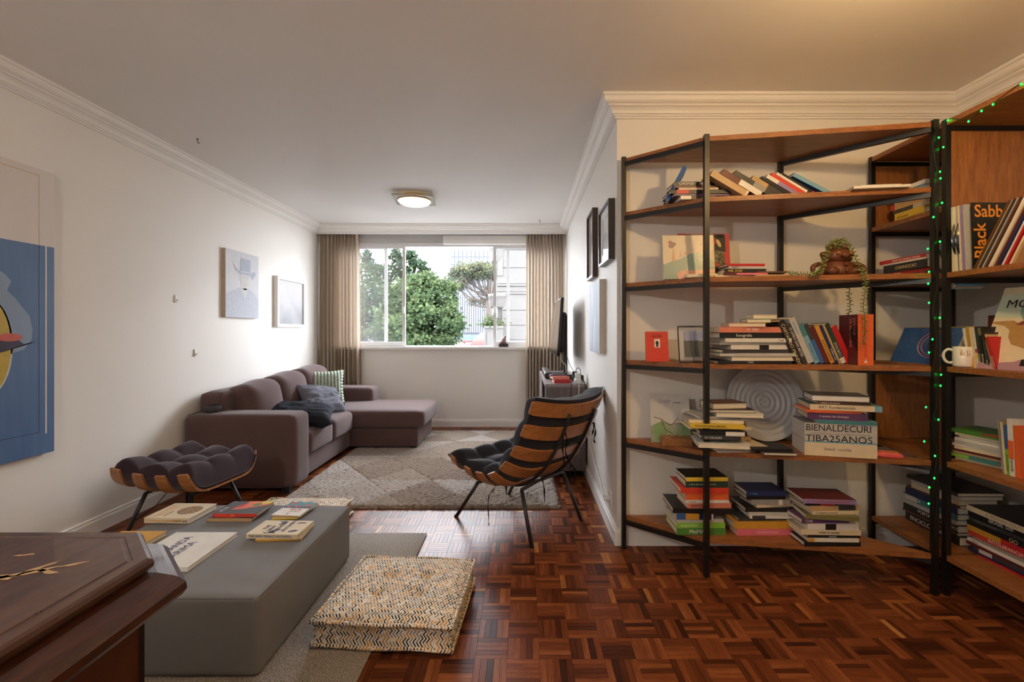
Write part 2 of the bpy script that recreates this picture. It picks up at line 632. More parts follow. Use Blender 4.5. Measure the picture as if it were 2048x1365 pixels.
# ---------------------------------------------------------------- curtains
def curtain_mat():
    g = NT('linen_curtain')
    v = g.coord('Object', (60, 60, 4))
    n = g.noise(v, 8, 3)
    c = g.mix(n, RGB(180, 164, 146), RGB(208, 194, 177))
    d = g.new('ShaderNodeBsdfDiffuse')
    t = g.new('ShaderNodeBsdfTranslucent')
    x = g.new('ShaderNodeMixShader')
    x.inputs[0].default_value = 0.3
    for q in (d, t):
        g.put(q.inputs['Color'], c)
    g.t.links.new(d.outputs[0], x.inputs[1])
    g.t.links.new(t.outputs[0], x.inputs[2])
    g.t.links.new(x.outputs[0], g.out.inputs['Surface'])
    return g.m
M_CURT = curtain_mat()
def curtain(x0, x1, label, seed, flare=0.0):
    rnd = random.Random(seed)
    ph = [rnd.uniform(0, 6.28) for _ in range(6)]
    nf = 11
    W = x1 - x0
    def fn(a, b):
        z = 0.02 + (2.60 - 0.02) * b
        t = a + 0.012 * math.sin(a * 17 + ph[0]) * (1 - b)
        fold = math.sin(t * nf * 2 * math.pi + ph[1] + 0.8 * math.sin(a * 9 + ph[2]) + 0.5 * (1 - b) * math.sin(a * 5 + ph[3]))
        amp = 0.030 + 0.014 * (1 - b) + 0.006 * math.sin(a * 23 + ph[4])
        x = x0 + W * a + flare * (1 - b) * (a - 0.3) + 0.006 * math.sin(t * nf * 4 * math.pi + ph[5])
        return (x, YF - 0.075 + amp * fold, z)
    o = MB().surf(fn, 220, 24).build('curtain', M_CURT)
    return tag(o, label, 'curtain')
curtain(XU(640, 6.15), XU(718, 6.15), 'beige linen curtain hanging behind the sofa corner, beside the tree view', 3, 0.03)
curtain(XU(1053, 6.15), XU(1126, 6.15), 'beige linen curtain hanging behind the television and its cabinet', 5, 0.02)

# ---------------------------------------------------------------- sofa
M_SOFA = fabric('plum_brown_suede', RGB(96, 74, 72), 0.12, 700, 0.12, 0.25, 10)
sofa = thing('sofa', 'dark plum brown fabric corner sofa with chaise along the wall', 'sofa', (-1.9, 4.7, 0))
def sblock(name, lo, hi, r=0.035, puff=(0, 0, 0), n=12, parent=None, m=None, rot=None, fn=None):
    lo, hi = Vector(lo), Vector(hi)
    c = (lo + hi) / 2
    o = MB().rbox(hi - lo, r, n, puff, fn=fn).build(name, m or M_SOFA, parent or sofa)
    par = parent or sofa
    o.location = c - par.location
    if rot:
        o.rotation_euler = rot
    return o
SZ = 0.425
sblock('base', (-2.64, 3.90, 0.035), (-1.845, 5.02, 0.225), 0.02)
sblock('base', (-2.64, 4.99, 0.035), (-1.13, 5.82, 0.235), 0.02)
sblock('armrest', (-2.665, 3.67, 0.03), (-1.79, 3.95, 0.61), 0.05, (0.008, 0.008, 0.008))
sblock('armrest', (-2.665, 5.56, 0.03), (-1.79, 5.85, 0.60), 0.05, (0.008, 0.008, 0.008))
sblock('back_frame', (-2.665, 3.84, 0.10), (-2.44, 5.84, 0.77), 0.05)
sblock('seat_cushion', (-2.5, 3.955, 0.22), (-1.80, 4.46, SZ), 0.045, (0.012, 0.0, 0.02))
sblock('seat_cushion', (-2.5, 4.465, 0.22), (-1.80, 4.975, SZ), 0.045, (0.012, 0.0, 0.02))
sblock('chaise_cushion', (-2.5, 4.985, 0.235), (-1.064, 5.835, SZ), 0.045, (0.012, 0.01, 0.022))
def back_cushion(y0, y1, ztop):
    def fn(q):
        q.z += 0.008 * math.sin(q.y * 14) * (q.z > 0)
        return q
    o = MB().rbox((0.25, y1 - y0, ztop - 0.42), 0.075, 14, (0.05, 0.012, 0.03), fn=fn).build('back_cushion', M_SOFA, sofa)
    o.location = Vector((-2.40, (y0 + y1) / 2, (0.42 + ztop) / 2)) - sofa.location
    o.rotation_euler = (0, R(-9), 0)
back_cushion(3.97, 4.47, 0.80)
back_cushion(4.47, 4.99, 0.83)
back_cushion(4.99, 5.55, 0.855)
for x, y in ((-1.86, 3.70), (-1.86, 5.80), (-1.17, 5.04), (-1.17, 5.78), (-2.6, 3.72)):
    o = MB().box((-0.03, -0.03, 0), (0.03, 0.03, 0.045)).build('foot', M_STEEL, sofa)
    o.location = Vector((x, y, 0.0)) - sofa.location

def pillow(name, label, w, h, d, m, loc, rot, seed=0, wrinkle=0.006):
    rnd = random.Random(seed)
    ph = [rnd.uniform(0, 6) for _ in range(4)]
    def shape(sgn):
        def fn(a, b):
            s, t = 2 * a - 1, 2 * b - 1
            k = (1 - s ** 4) * (1 - t ** 4)
            pin = 1 - 0.09 * (abs(s) ** 2) * (1 - t * t) - 0.09 * (abs(t) ** 2) * (1 - s * s)
            z = sgn * d / 2 * max(0, k) ** 0.55
            nz = mnoise.noise(Vector((s * 1.6 + t * 0.8 + ph[0], t * 4.2 - s * 1.3 + ph[1], ph[2])))
            z += sgn * wrinkle * 2.2 * (0.35 - abs(nz) * 1.4) * min(1, k * 1.5)
            return (s * w / 2 * pin, t * h / 2 * pin, z)
        return fn
    b = MB().surf(shape(1), 26, 26)
    b2 = MB().surf(shape(-1), 26, 26)
    b.add(b2.v, [tuple(reversed(f)) for f in b2.f], None, True)
    return tag(b.build(name, m, None, True, loc, rot), label, 'pillow')
# ribbed knit: stripes of cables as relief
g = NT('green_knit')
uv = g.sep(g.coord('UV'))
w1 = g.math('SINE', g.math('MULTIPLY', uv[0], 2 * math.pi / 0.034))
w2 = g.math('SINE', g.math('ADD', g.math('MULTIPLY', uv[1], 2 * math.pi / 0.022), g.math('MULTIPLY', uv[0], 90)))
hgt = g.math('ADD', g.math('MULTIPLY', w1, 0.7), g.math('MULTIPLY', w2, 0.3))
g.bsdf(g.ramp(g.math('MULTIPLY_ADD', hgt, 0.5, 0.5), [(0.15, RGB(120, 128, 112)), (0.6, RGB(196, 208, 192))]), 0.9, spec=0.1)
g.bump(hgt, 0.9, 0.008)
M_KNIT = g.m
pillow('knit_pillow', 'pale green ribbed knit pillow propped against the last back cushion', 0.42, 0.40, 0.16, M_KNIT, (-2.19, 5.17, 0.640), (R(76), R(0), R(28)), 1, 0.002)
M_GREYP = fabric('grey_cotton', RGB(112, 112, 122), 0.1, 600, 0.15)
pillow('grey_pillow', 'crumpled grey cotton pillow in front of the green knit one', 0.50, 0.36, 0.15, M_GREYP, (-2.06, 4.80, 0.565), (R(48), R(10), R(62)), 2, 0.016)
M_CHARP = fabric('charcoal_cotton', RGB(40, 42, 50), 0.1, 600, 0.15)
pillow('charcoal_pillow', 'charcoal black pillow lying on the sofa seat by the near armrest', 0.56, 0.46, 0.17, M_CHARP, (-2.02, 4.27, 0.51), (R(8), R(6), R(20)), 3, 0.018)
b = MB().lathe([(0, 0), (0.055, 0), (0.064, 0.006), (0.066, 0.036), (0.06, 0.047), (0, 0.048)], 28)
sp = tag(b.build('smart_speaker', mat('speaker_cloth', RGB(62, 60, 62), 0.8, bump=0.3, bs=700), None, False, (-2.51, 3.80, 0.619)), 'small round dark grey speaker puck on the sofa armrest', 'speaker')
MB().lathe([(0, 0.0482), (0.05, 0.0482), (0.05, 0.0495), (0, 0.05)], 24).build('top_disc', M_BLACKP, sp)
tag(MB().tube([(-2.57, 3.81, 0.617), (-2.62, 3.80, 0.615), (-2.672, 3.75, 0.60), (-2.672, 3.71, 0.35), (-2.668, 3.62, 0.12), (-2.66, 3.4, 0.004), (-2.6, 3.15, 0.004)], 0.003, 6).build('speaker_cable', M_CABLE),
    'thin black cable running down from the speaker puck behind the footstool', 'cable')

# ---------------------------------------------------------------- rugs
g = NT('shag_rug')
v = g.coord()
sx = g.sep(v)
def tri(p, off):
    return g.math('PINGPONG', g.math('ADD', p, off), 0.5)
# diamonds and triangles from two families of slanting lines
wob = g.math('MULTIPLY_ADD', g.noise(v, 9, 2), 0.10, -0.05)
k1 = g.math('ADD', wob, g.math('ADD', g.math('MULTIPLY', sx[0], 1.9), g.math('MULTIPLY', sx[1], 1.45)))
k2 = g.math('ADD', wob, g.math('SUBTRACT', g.math('MULTIPLY', sx[0], 1.9), g.math('MULTIPLY', sx[1], 1.45)))
k3 = g.math('ADD', wob, g.math('MULTIPLY', sx[1], 1.45))
cell = g.new('ShaderNodeCombineXYZ')
g.put(cell.inputs[0], g.math('FLOOR', k1))
g.put(cell.inputs[1], g.math('FLOOR', k2))
g.put(cell.inputs[2], g.math('FLOOR', k3))
wn_ = g.new('ShaderNodeTexWhiteNoise')
g.put(wn_.inputs['Vector'], cell.outputs[0])
tone = g.ramp(wn_.outputs['Value'], [(0.0, RGB(196, 182, 168)), (0.35, RGB(214, 205, 196)), (0.6, RGB(180, 164, 150)), (0.8, RGB(224, 217, 210))], True)
fz = g.noise(v, 70, 3)
tuft = g.noise(v, 260, 3, 0.7)
tone = g.mix(g.math('MULTIPLY', fz, 0.28), tone, RGB(140, 118, 102))
tone = g.mix(g.ramp(tuft, [(0.42, (1, 1, 1, 1)), (0.60, (0, 0, 0, 1))]), tone, g.mix(1.0, tone, (0.58, 0.52, 0.48, 1), 'MULTIPLY'))
g.bsdf(tone, 0.95, spec=0.05)
g.bump(tuft, 0.8, 0.012)
M_SHAG = g.m
RX0, RX1, RY0, RY1 = -1.80, 0.262, 3.345, 5.90
def line_gap(x, y):
    x -= (RX0 + RX1) / 2
    y -= (RY0 + RY1) / 2
    d = 1
    for q in (1.9 * x + 1.45 * y, 1.9 * x - 1.45 * y):
        f = abs(q - round(q))
        d = min(d, f)
    return d
rr = random.Random(11)
def rugf(a, b):
    x, y = RX0 + (RX1 - RX0) * a, RY0 + (RY1 - RY0) * b
    e = min(x - RX0, RX1 - x, y - RY0, RY1 - y)
    z = 0.024 * min(1, 0.25 + e / 0.03) + rr.uniform(-0.006, 0.006)
    if line_gap(x, y) < 0.016:
        z -= 0.007
    j = 0.004 if e > 0.01 else 0.007
    return (x - (RX0 + RX1) / 2 + rr.uniform(-j, j), y - (RY0 + RY1) / 2 + rr.uniform(-j, j), max(0.004, z))
rug = MB().surf(rugf, 250, 310).build('shag_rug', M_SHAG, None, False, ((RX0 + RX1) / 2, (RY0 + RY1) / 2, 0))
tag(rug, 'beige shaggy rug with carved triangles spread before the sofa', 'rug')
MB().box((RX0 + 0.01, RY0 - 0.004, 0.001), (RX1 - 0.003, RY1, 0.006)).build('backing', mat('rug_backing', RGB(120, 90, 70), 0.9), rug, loc=(-(RX0 + RX1) / 2, -(RY0 + RY1) / 2, 0))

g = NT('grey_mat')
v = g.coord()
n1 = g.ramp(g.noise(v, 190, 3, 0.75), [(0.36, (0, 0, 0, 1)), (0.64, (1, 1, 1, 1))])
g.bsdf(g.mix(g.noise(v, 6, 3), g.mix(n1, RGB(104, 97, 90), RGB(200, 192, 182)), g.mix(n1, RGB(116, 108, 100), RGB(208, 200, 190))), 0.95, spec=0.05)
g.bump(n1, 0.6, 0.004)
mt = MB().rbox((1.36, 1.95, 0.012), 0.005, 6).build('carpet_mat', g.m, None, False, (-1.28, 1.955, 0.0065))
tag(mt, 'grey short-pile carpet lying beneath the grey pouf', 'rug')

# ---------------------------------------------------------------- pouf and floor cushions
M_POUF = fabric('grey_canvas', RGB(133, 132, 133), 0.07, 900, 0.22, 0, 6)
rp = random.Random(4)
def poufn(q):
    if q.z > 0.1:
        t = max(0, 1 - abs(q.x - 0.40) / 0.2)
        q.z += 0.0035 * t * math.sin(q.y * 38 + q.x * 9) * math.sin(q.y * 7 + 1)
    return q
pouf = tag(MB().rbox((0.925, 0.91, 0.295), 0.022, 40, (0.004, 0.004, 0.008), fn=poufn).build('square_pouf', M_POUF, None, False, (-1.422, 2.155, 0.0125 + 0.1475)),
           'large square grey canvas pouf used as a coffee table', 'pouf')
ZP = 0.312
M_SEAM = fabric('grey_seam', RGB(108, 106, 106), 0.05, 900)
b = MB()
for s in (-1, 1):
    b.tube([(s * 0.458, -0.44, 0.138), (s * 0.459, 0.44, 0.138)], 0.0022, 5)
    b.tube([(-0.445, s * 0.451, 0.138), (0.445, s * 0.451, 0.138)], 0.0022, 5)
b.build('seam', M_SEAM, pouf)

def zigzag_mat():
    g = NT('zigzag_weave')
    uv = g.sep(g.coord('UV'))
    w, h = 0.0135, 0.0145
    row = g.math('FLOOR', g.math('DIVIDE', uv[1], h))
    fy = g.math('FRACT', g.math('DIVIDE', uv[1], h))
    par = g.math('MULTIPLY_ADD', g.math('MODULO', g.math('ABSOLUTE', row), 2.0), 2.0, -1.0)
    px = g.math('ADD', g.math('DIVIDE', uv[0], w), g.math('MULTIPLY', g.math('MULTIPLY', fy, par), 0.9))
    colm = g.math('FLOOR', px)
    fx = g.math('FRACT', px)
    dash = g.math('LESS_THAN', fx, 0.46)
    cv = g.new('ShaderNodeCombineXYZ')
    g.put(cv.inputs[0], colm)
    g.put(cv.inputs[1], row)
    wn2 = g.new('ShaderNodeTexWhiteNoise', noise_dimensions='2D')
    g.put(wn2.inputs['Vector'], cv.outputs[0])
    dc = g.ramp(wn2.outputs['Value'], [(0.0, RGB(30, 28, 34)), (0.33, RGB(204, 142, 62)), (0.62, RGB(140, 136, 134)), (0.88, RGB(226, 216, 198))], True)
    c = g.mix(dash, RGB(232, 223, 206), dc)
    g.bsdf(c, 0.85, spec=0.1)
    g.bump(g.math('ADD', dash, g.noise(g.coord(), 800, 1)), 0.25, 0.002)
    return g.m
M_ZIG = zigzag_mat()
def floor_cushion(label, loc, rz, w, d, h):
    c = thing('floor_cushion', label, 'floor cushion', loc, (0, 0, rz), 'patterned floor cushions')
    tufts = [(-0.08, 0.07), (0.09, 0.075), (-0.085, -0.075), (0.09, -0.07)]
    n = 60
    def top(a, b):
        x, y = (a - 0.5) * w, (b - 0.5) * d
        k = (1 - (2 * a - 1) ** 6) * (1 - (2 * b - 1) ** 6)
        z = h - 0.014 + 0.028 * max(0, k) ** 0.6
        for tx, ty in tufts:
            r2 = (x - tx) ** 2 + (y - ty) ** 2
            z -= 0.022 * math.exp(-r2 / 0.0006) + 0.008 * math.exp(-r2 / 0.004)
        return (x, y, z)
    b = MB().surf(lambda q, r: top(q, r), n, n)
    m = 24
    hw, hd = w / 2, d / 2
    ring = [(-hw, -hd), (hw, -hd), (hw, hd), (-hw, hd)]
    for k in range(4):
        (x0, y0), (x1, y1) = ring[k], ring[(k + 1) % 4]
        nx, ny = (y1 - y0), -(x1 - x0)
        L = math.hypot(nx, ny)
        nx, ny = nx / L, ny / L
        def side(a, t):
            bul = -0.012 * (1 - (2 * t - 1) ** 2) + 0.006 * math.sin(a * 15 + k)* t * (1 - t)
            return (x0 + (x1 - x0) * a + nx * bul, y0 + (y1 - y0) * a + ny * bul, 0.008 + (h - 0.022) * t)
        b.surf(side, m, 8)
    body = b.build('cover', M_ZIG, c, True)
    for z in (0.010, h - 0.010):
        pb = MB()
        o_ = 0.006
        pts = []
        for k in range(4):
            (x0, y0), (x1, y1) = ring[k], ring[(k + 1) % 4]
            for t in range(12):
                f = t / 12
                pts.append((x0 * (1 + o_ / hw) + (x1 - x0) * (1 + o_ / hw) * f, y0 * (1 + o_ / hd) + (y1 - y0) * (1 + o_ / hd) * f, z + 0.003 * math.sin(k * 5 + t * 0.9)))
        pts.append(pts[0])
        pb.tube(pts, 0.0075, 6)
        pb.build('piping', M_ZIG, c, True)
    for tx, ty in tufts:
        o = MB().ball((0, 0, 0), (0.009, 0.009, 0.005)).build('tuft_button', M_ZIG, c, True)
        o.location = (tx, ty, h - 0.013)
    return c
floor_cushion('square black and ochre zigzag floor cushion beside the grey pouf on the parquet', (-0.545, 2.115, 0.013), R(-3.5), 0.555, 0.53, 0.112)
floor_cushion('square zigzag floor cushion mostly hidden behind the grey pouf by the shaggy rug', (-1.465, 2.985, 0.002), R(1), 0.55, 0.55, 0.112)

# ---------------------------------------------------------------- rib chair and its footstool
M_RIB = wood('rib_wood', RGB(142, 88, 48), RGB(196, 134, 80), 4.0, (2, 9, 9), 0.35, 0.03, 0.15)
M_BCUSH = fabric('black_cushion_cloth', RGB(38, 37, 44), 0.15, 700, 0.15, 0.15, 14)
M_PCUSH = fabric('plum_cushion_cloth', RGB(58, 42, 50), 0.15, 700, 0.15, 0.2, 14)
M_LEG = mat('graphite_steel', RGB(38, 37, 38), 0.4, var=0.1)
def catmull(pts, n):
    out = []
    m = len(pts)
    for i in range(m - 1):
        p0, p1, p2, p3 = pts[max(i - 1, 0)], pts[i], pts[i + 1], pts[min(i + 2, m - 1)]
        for k in range(n):
            t = k / n
            out.append(tuple(0.5 * ((2 * b) + (c - a) * t + (2 * a - 5 * b + 4 * c - d) * t * t + (3 * b - a - 3 * c + d) * t ** 3) for a, b, c, d in zip(p0, p1, p2, p3)))
    out.append(tuple(pts[-1]))
    return out
def rib_seat(root, f, w, prof, idx, half, b0, sag, band, cush_m, th, tuft_n, ext0, ext1, power=(2.2, 2.2), cush_w=1.0):
    """curved wooden ribs carrying a tufted cushion. prof: (a, z) of the rib ends from front to top."""
    f, w = Vector((f[0], f[1], 0)), Vector((w[0], w[1], 0))
    up = Vector((0, 0, 1))
    NS = 12
    curve = catmull(prof, NS)
    def frame(t):
        t = max(0.0, min(len(curve) - 1.001, t))
        i = int(t)
        k = t - i
        p = [curve[i][j] * (1 - k) + curve[i + 1][j] * k for j in (0, 1)]
        a, c = curve[max(i - 3, 0)], curve[min(i + 4, len(curve) - 1)]
        d = Vector((c[0] - a[0], c[1] - a[1])).normalized()
        return Vector(p), d, Vector((d.y, -d.x))
    def W(p2, b):
        return f * p2.x + w * b + up * p2.y
    def sagf(s, t=None):
        k = 0.0 if t is None else max(0.0, min(1.0, t / (len(curve) - 1)))
        k = k * k * (3 - 2 * k)
        return sag * max(0.0, 1 - min(1, abs(s)) ** (power[0] * (1 - k) + power[1] * k))
    for i in idx:
        p, d, nin = frame(i * NS)
        vs, fs = [], []
        n = 22
        for j in range(n + 1):
            s = 2 * j / n - 1
            bw = band if isinstance(band, float) else band[0] + (band[1] - band[0]) * min(1, i / 4)
            ends = 0.5 * bw * (1 - 0.18 * max(0, (abs(s) - 0.92) / 0.08))
            s = math.copysign(abs(s) ** 0.7, s)
            dsg = (sagf(min(1, abs(s)), i * NS) - sagf(max(0, abs(s) - 0.03), i * NS)) / (0.03 * half)
            tl = math.atan(-dsg) * math.copysign(1, s)
            for tt in (-1, 1):
                for oo in (0, 1):
                    q = p + d * (tt * ends) - nin * (sagf(s, i * NS) + 0.013 * oo * math.cos(tl))
                    vs.append(W(q, b0 + s * half + 0.013 * oo * math.sin(tl)))
            if j:
                k = 4 * (j - 1)
                fs += [(k, k + 4, k + 6, k + 2), (k + 1, k + 3, k + 7, k + 5), (k, k + 1, k + 5, k + 4), (k + 2, k + 6, k + 7, k + 3)]
        fs += [(0, 2, 3, 1), (4 * n, 4 * n + 1, 4 * n + 3, 4 * n + 2)]
        MB().add(vs, fs, None, False).build('rib', M_RIB, root)
    # cushion
    T0, T1 = -ext0, (len(curve) - 1) + ext1
    nu, nv = 74, 44
    def base_pt(t):
        p, d, nin = frame(t)
        over = 0.0
        if t < 0:
            over = t
        elif t > len(curve) - 1:
            over = t - (len(curve) - 1)
        seg = (Vector(curve[1]) - Vector(curve[0])).length if t < 0 else (Vector(curve[-1]) - Vector(curve[-2])).length
        return p + d * over * seg, d, nin
    def mk(inner):
        def fn(a, bb):
            t = T0 + (T1 - T0) * a
            s = 2 * bb - 1
            p, d, nin = base_pt(t)
            edge = max(0.0, (1 - abs(2 * a - 1) ** 12) * (1 - abs(s) ** 12)) ** 0.5
            s0 = s * cush_w
            lift = -sagf(s0 * 0.985, t) + 0.05 * max(0, abs(s0) - 1)
            if inner:
                q = abs(math.sin(math.pi * a * tuft_n[0])) ** 0.6
                r = abs(math.sin(math.pi * (bb * tuft_n[1]))) ** 0.6
                pil = 0.58 + 0.42 * (0.55 * q + 0.45 * q * r)
                lift += 0.012 + th * edge * pil
            else:
                lift += 0.003 + 0.010 * (1 - edge)
            return W(p + nin * lift, b0 + s * half * cush_w)
        return fn
    b = MB().surf(mk(True), nu, nv)
    b2 = MB().surf(mk(False), nu, nv)
    b.add(b2.v, [tuple(reversed(q)) for q in b2.f], None, True)
    cu = b.build('cushion', cush_m, root)
    fa, fb = mk(True), mk(False)
    def rim(a, bb):
        return (Vector(fa(a, bb)) + Vector(fb(a, bb))) / 2
    pts = [rim(k / 30, 0) for k in range(31)] + [rim(1, k / 20) for k in range(1, 21)] + [rim(1 - k / 30, 1) for k in range(1, 31)] + [rim(0, 1 - k / 20) for k in range(1, 21)]
    MB().tube(pts, 0.0045, 6).build('piping', cush_m, cu)
    def rail(b, t0, t1, r):
        pts = []
        for k in range(31):
            t = t0 + (t1 - t0) * k / 30
            p, d, nin = frame(t)
            pts.append(W(p - nin * (sagf((b - b0) / half, t) + 0.013 + r), b))
        MB().tube(pts, r, 8).build('rail', M_LEG, root)
        return pts
    return frame, W, sagf, rail

CH = Vector((-0.037, 3.18, 0))
fd, wd = (-0.748, 0.664), (0.664, 0.748)
chair = thing('rib_chair', 'low lounge chair of curved wooden ribs with black tufted cushion', 'armchair', CH)
prof = [(0.3146, 0.428), (0.1712, 0.383), (0.0611, 0.373), (-0.0494, 0.3915), (-0.1434, 0.459), (-0.2277, 0.561), (-0.3037, 0.691), (-0.3657, 0.83)]
frame, W, sagf, rail = rib_seat(chair, fd, wd, prof, range(8), 0.38, 0.08, 0.112, (0.058, 0.088), M_BCUSH, 0.13, (6, 4), 10, 8, (7.0, 2.2), 0.95)
r1 = rail(0.08 - 0.135, 10, 82, 0.010)
r2 = rail(0.08 + 0.135, 10, 82, 0.010)
def leg(root, a, b, r=0.012, mid=None):
    pts = [a, mid, b] if mid is not None else [a, b]
    o = MB().tube(pts, r, 10).build('leg', M_LEG, root)
    MB().tube([Vector(b), Vector(b) + Vector((0, 0, 0.012))], r * 1.15, 10).build('rubber_foot', M_BLACKP, o)
def rp_(t, b):
    p, d, nin = frame(t)
    return W(p - nin * (sagf((b - 0.08) / 0.38, t) + 0.024), b)
feet = {(1, -1): (0.34, -0.255), (1, 1): (0.34, 0.255), (-1, -1): (-0.34, -0.255), (-1, 1): (-0.34, 0.255)}
F3, W3 = Vector((fd[0], fd[1], 0)), Vector((wd[0], wd[1], 0))
ZB = rp_(30, -0.05).z - 0.012
for (i, j), (a, b) in feet.items():
    top = F3 * (0.165 if i > 0 else -0.225) + W3 * (0.0 + j * 0.215) + Vector((0, 0, 0.262 if i > 0 else 0.30))
    foot = F3 * a + W3 * b
    leg(chair, top, foot)
for a, z0, z1 in ((0.165, 0.262, 0.250), (-0.225, 0.30, 0.318)):
    MB().tube([F3 * a + W3 * s + Vector((0, 0, z)) for s, z in ((-0.215, z0), (-0.06, z1), (0.20, z1), (0.215, z0))], 0.011, 8).build('cross_bar', M_LEG, chair)
p, d, nin = frame(64)
MB().tube([W(p - nin * 0.115, 0.08 - 0.135), W(p - nin * 0.115, 0.08 + 0.135)], 0.010, 8).build('cross_bar', M_LEG, chair)
M_TIE = fabric('black_tie_cloth', RGB(24, 23, 26), 0.1, 900)
def tie(pts, r=0.006):
    b = MB()
    q = catmull([tuple(p) for p in pts], 6)
    b.tube(q, [r * (0.7 + 0.3 * math.sin(k)) for k in range(len(q))], 6)
    b.build('tie_strap', M_TIE, chair)
def cl(u, v, Y):
    return P(u, v, Y) - CH
tie([cl(1128, 862, 2.86), cl(1125, 890, 2.85), cl(1127, 915, 2.85), cl(1131, 935, 2.85)])
tie([cl(1129, 864, 2.86), cl(1134, 880, 2.85), cl(1131, 905, 2.85), cl(1140, 928, 2.88)])
tie([cl(1186, 845, 3.0), cl(1191, 862, 2.98), cl(1188, 880, 2.98), cl(1191, 887, 2.98)])
tie([cl(1188, 846, 3.0), cl(1187, 860, 2.98), cl(1184, 871, 2.98)])
tie([cl(1141, 930, 2.95), cl(1148, 936, 2.95), cl(1150, 950, 2.95), cl(1149, 966, 2.95)], 0.007)
tie([cl(1083, 955, 2.85), cl(1088, 975, 2.85), cl(1089, 1003, 2.85)])
tie([cl(996, 958, 2.98), cl(988, 978, 2.98), cl(979, 990, 2.98), cl(976, 1012, 2.98), cl(978, 1044, 2.98), cl(977, 1052, 2.98)], 0.004)
tie([cl(1012, 968, 3.2), cl(1013, 990, 3.2)], 0.008)

OT = Vector((-2.10, 2.955, 0))
ott = thing('rib_footstool', 'wooden rib footstool with plum tufted cushion between sofa and wall', 'footstool', OT)
ca, sa = math.cos(R(8)), math.sin(R(8))
of, ow = (-ca, sa), (sa, ca)
oprof = [(0.22, 0.475), (0.075, 0.452), (-0.07, 0.447), (-0.215, 0.46)]
frame, W, sagf, rail = rib_seat(ott, of, ow, oprof, range(4), 0.27, 0.0, 0.125, 0.075, M_PCUSH, 0.155, (3, 3), 6, 6, (7.0, 7.0), 0.96)
rail(-0.11, -1, 37, 0.010)
rail(0.11, -1, 37, 0.010)
OF, OW = Vector((of[0], of[1], 0)), Vector((ow[0], ow[1], 0))
for i in (-1, 1):
    MB().tube([OF * (i * 0.15) + OW * -0.15 + Vector((0, 0, 0.295)), OF * (i * 0.15) + OW * 0.15 + Vector((0, 0, 0.295))], 0.011, 8).build('cross_bar', M_LEG, ott)
    for j in (-1, 1):
        leg(ott, OF * (i * 0.15) + OW * (j * 0.15) + Vector((0, 0, 0.297)), OF * (i * 0.24) + OW * (j * 0.23), 0.012)
for b in (-0.1, 0.14):
    o = MB().lathe([(0, 0), (0.009, 0), (0.009, 0.004), (0, 0.006)], 12).build('bolt', M_WHITE, ott)
    p, d, nin = frame(0)
    o.location = W(p - d * 0.028 - nin * (sagf(b / 0.27) + 0.006), b)
    o.rotation_euler = (0, R(90), 0)

# ---------------------------------------------------------------- old wooden chest in the foreground
g = NT('old_lacquer')
v = g.coord()
st = g.noise(g.coord('Object', (10, 1.4, 10)), 4, 5)
c = g.ramp(st, [(0.3, RGB(48, 26, 18)), (0.7, RGB(86, 52, 38))])
c = g.mix(g.math('MULTIPLY', g.noise(v, 16, 4), 0.35), c, RGB(96, 82, 76))
g.bsdf(c, g.math('MULTIPLY_ADD', g.noise(v, 30, 3), 0.2, 0.22), coat=0.3)
M_LACQ = g.m
M_LACQ2 = wood('worn_edge_wood', RGB(44, 24, 17), RGB(84, 46, 31), 5, (10, 1.4, 10), 0.3, 0.03, 0.4)
chest = thing('wooden_chest', 'dark lacquered antique chest with stepped chamfered top, closest to the viewer', 'chest', (-1.2, 0.70, 0))
def chest_ring(name, grow, z0, z1, m, prof):
    """slab with chamfered far corner; prof: list of (outset, z)"""
    X0, X1, Y0, Y1, ch = -1.65, -0.775, 0.32, 1.10, 0.125
    b = MB()
    loops = []
    for o, z in prof:
        e = grow + o
        k = e * 0.41
        loops.append([(X0 - e + 1.2, Y0 - e - 0.7, z), (X1 + e - ch + 0.0 + 1.2 + k - e, Y0 - e - 0.7, z), (X1 + e + 1.2, Y0 + ch - 0.7 + e - k - e, z), (X1 + e + 1.2, Y1 - ch - 0.7 + k, z), (X1 - ch + 1.2 + k, Y1 + e - 0.7, z), (X0 - e + 1.2, Y1 + e - 0.7, z)])
    n = 6
    vs = [p for L in loops for p in L]
    fs = []
    for i in range(len(loops) - 1):
        for k in range(n):
            k2 = (k + 1) % n
            fs.append((i * n + k, i * n + k2, (i + 1) * n + k2, (i + 1) * n + k))
    fs.append(tuple(range((len(loops) - 1) * n, len(loops) * n)))
    fs.append(tuple(reversed(range(n))))
    return b.add(vs, fs).build(name, m, chest)
TZ = 0.80
chest_ring('top_panel', 0, 0, 0, M_LACQ, [(-0.02, TZ - 0.03), (0.0, TZ - 0.026), (0.006, TZ - 0.018), (0.007, TZ - 0.010), (0.003, TZ - 0.003), (-0.004, TZ), (-0.026, TZ), (-0.028, TZ - 0.002), (-0.034, TZ - 0.002), (-0.036, TZ)])
chest_ring('top_moulding', 0, 0, 0, M_LACQ2, [(0.0, TZ - 0.105), (0.030, TZ - 0.098), (0.052, TZ - 0.088), (0.060, TZ - 0.076), (0.058, TZ - 0.062), (0.046, TZ - 0.050), (0.036, TZ - 0.044), (0.026, TZ - 0.040), (0.012, TZ - 0.034), (-0.01, TZ - 0.028)])
chest_ring('body', 0, 0, 0, M_LACQ2, [(-0.012, 0.08), (-0.012, TZ - 0.10)])
chest_ring('plinth', 0, 0, 0, M_LACQ, [(0.02, 0.0), (0.02, 0.07), (0.0, 0.085)])
MB().prism([(0.4135, 0.262), (0.4195, 0.268), (0.302, 0.386), (0.296, 0.380)], 0.085, TZ - 0.10).build('corner_strip', mat('black_lacquer', RGB(20, 14, 12), 0.45), chest)
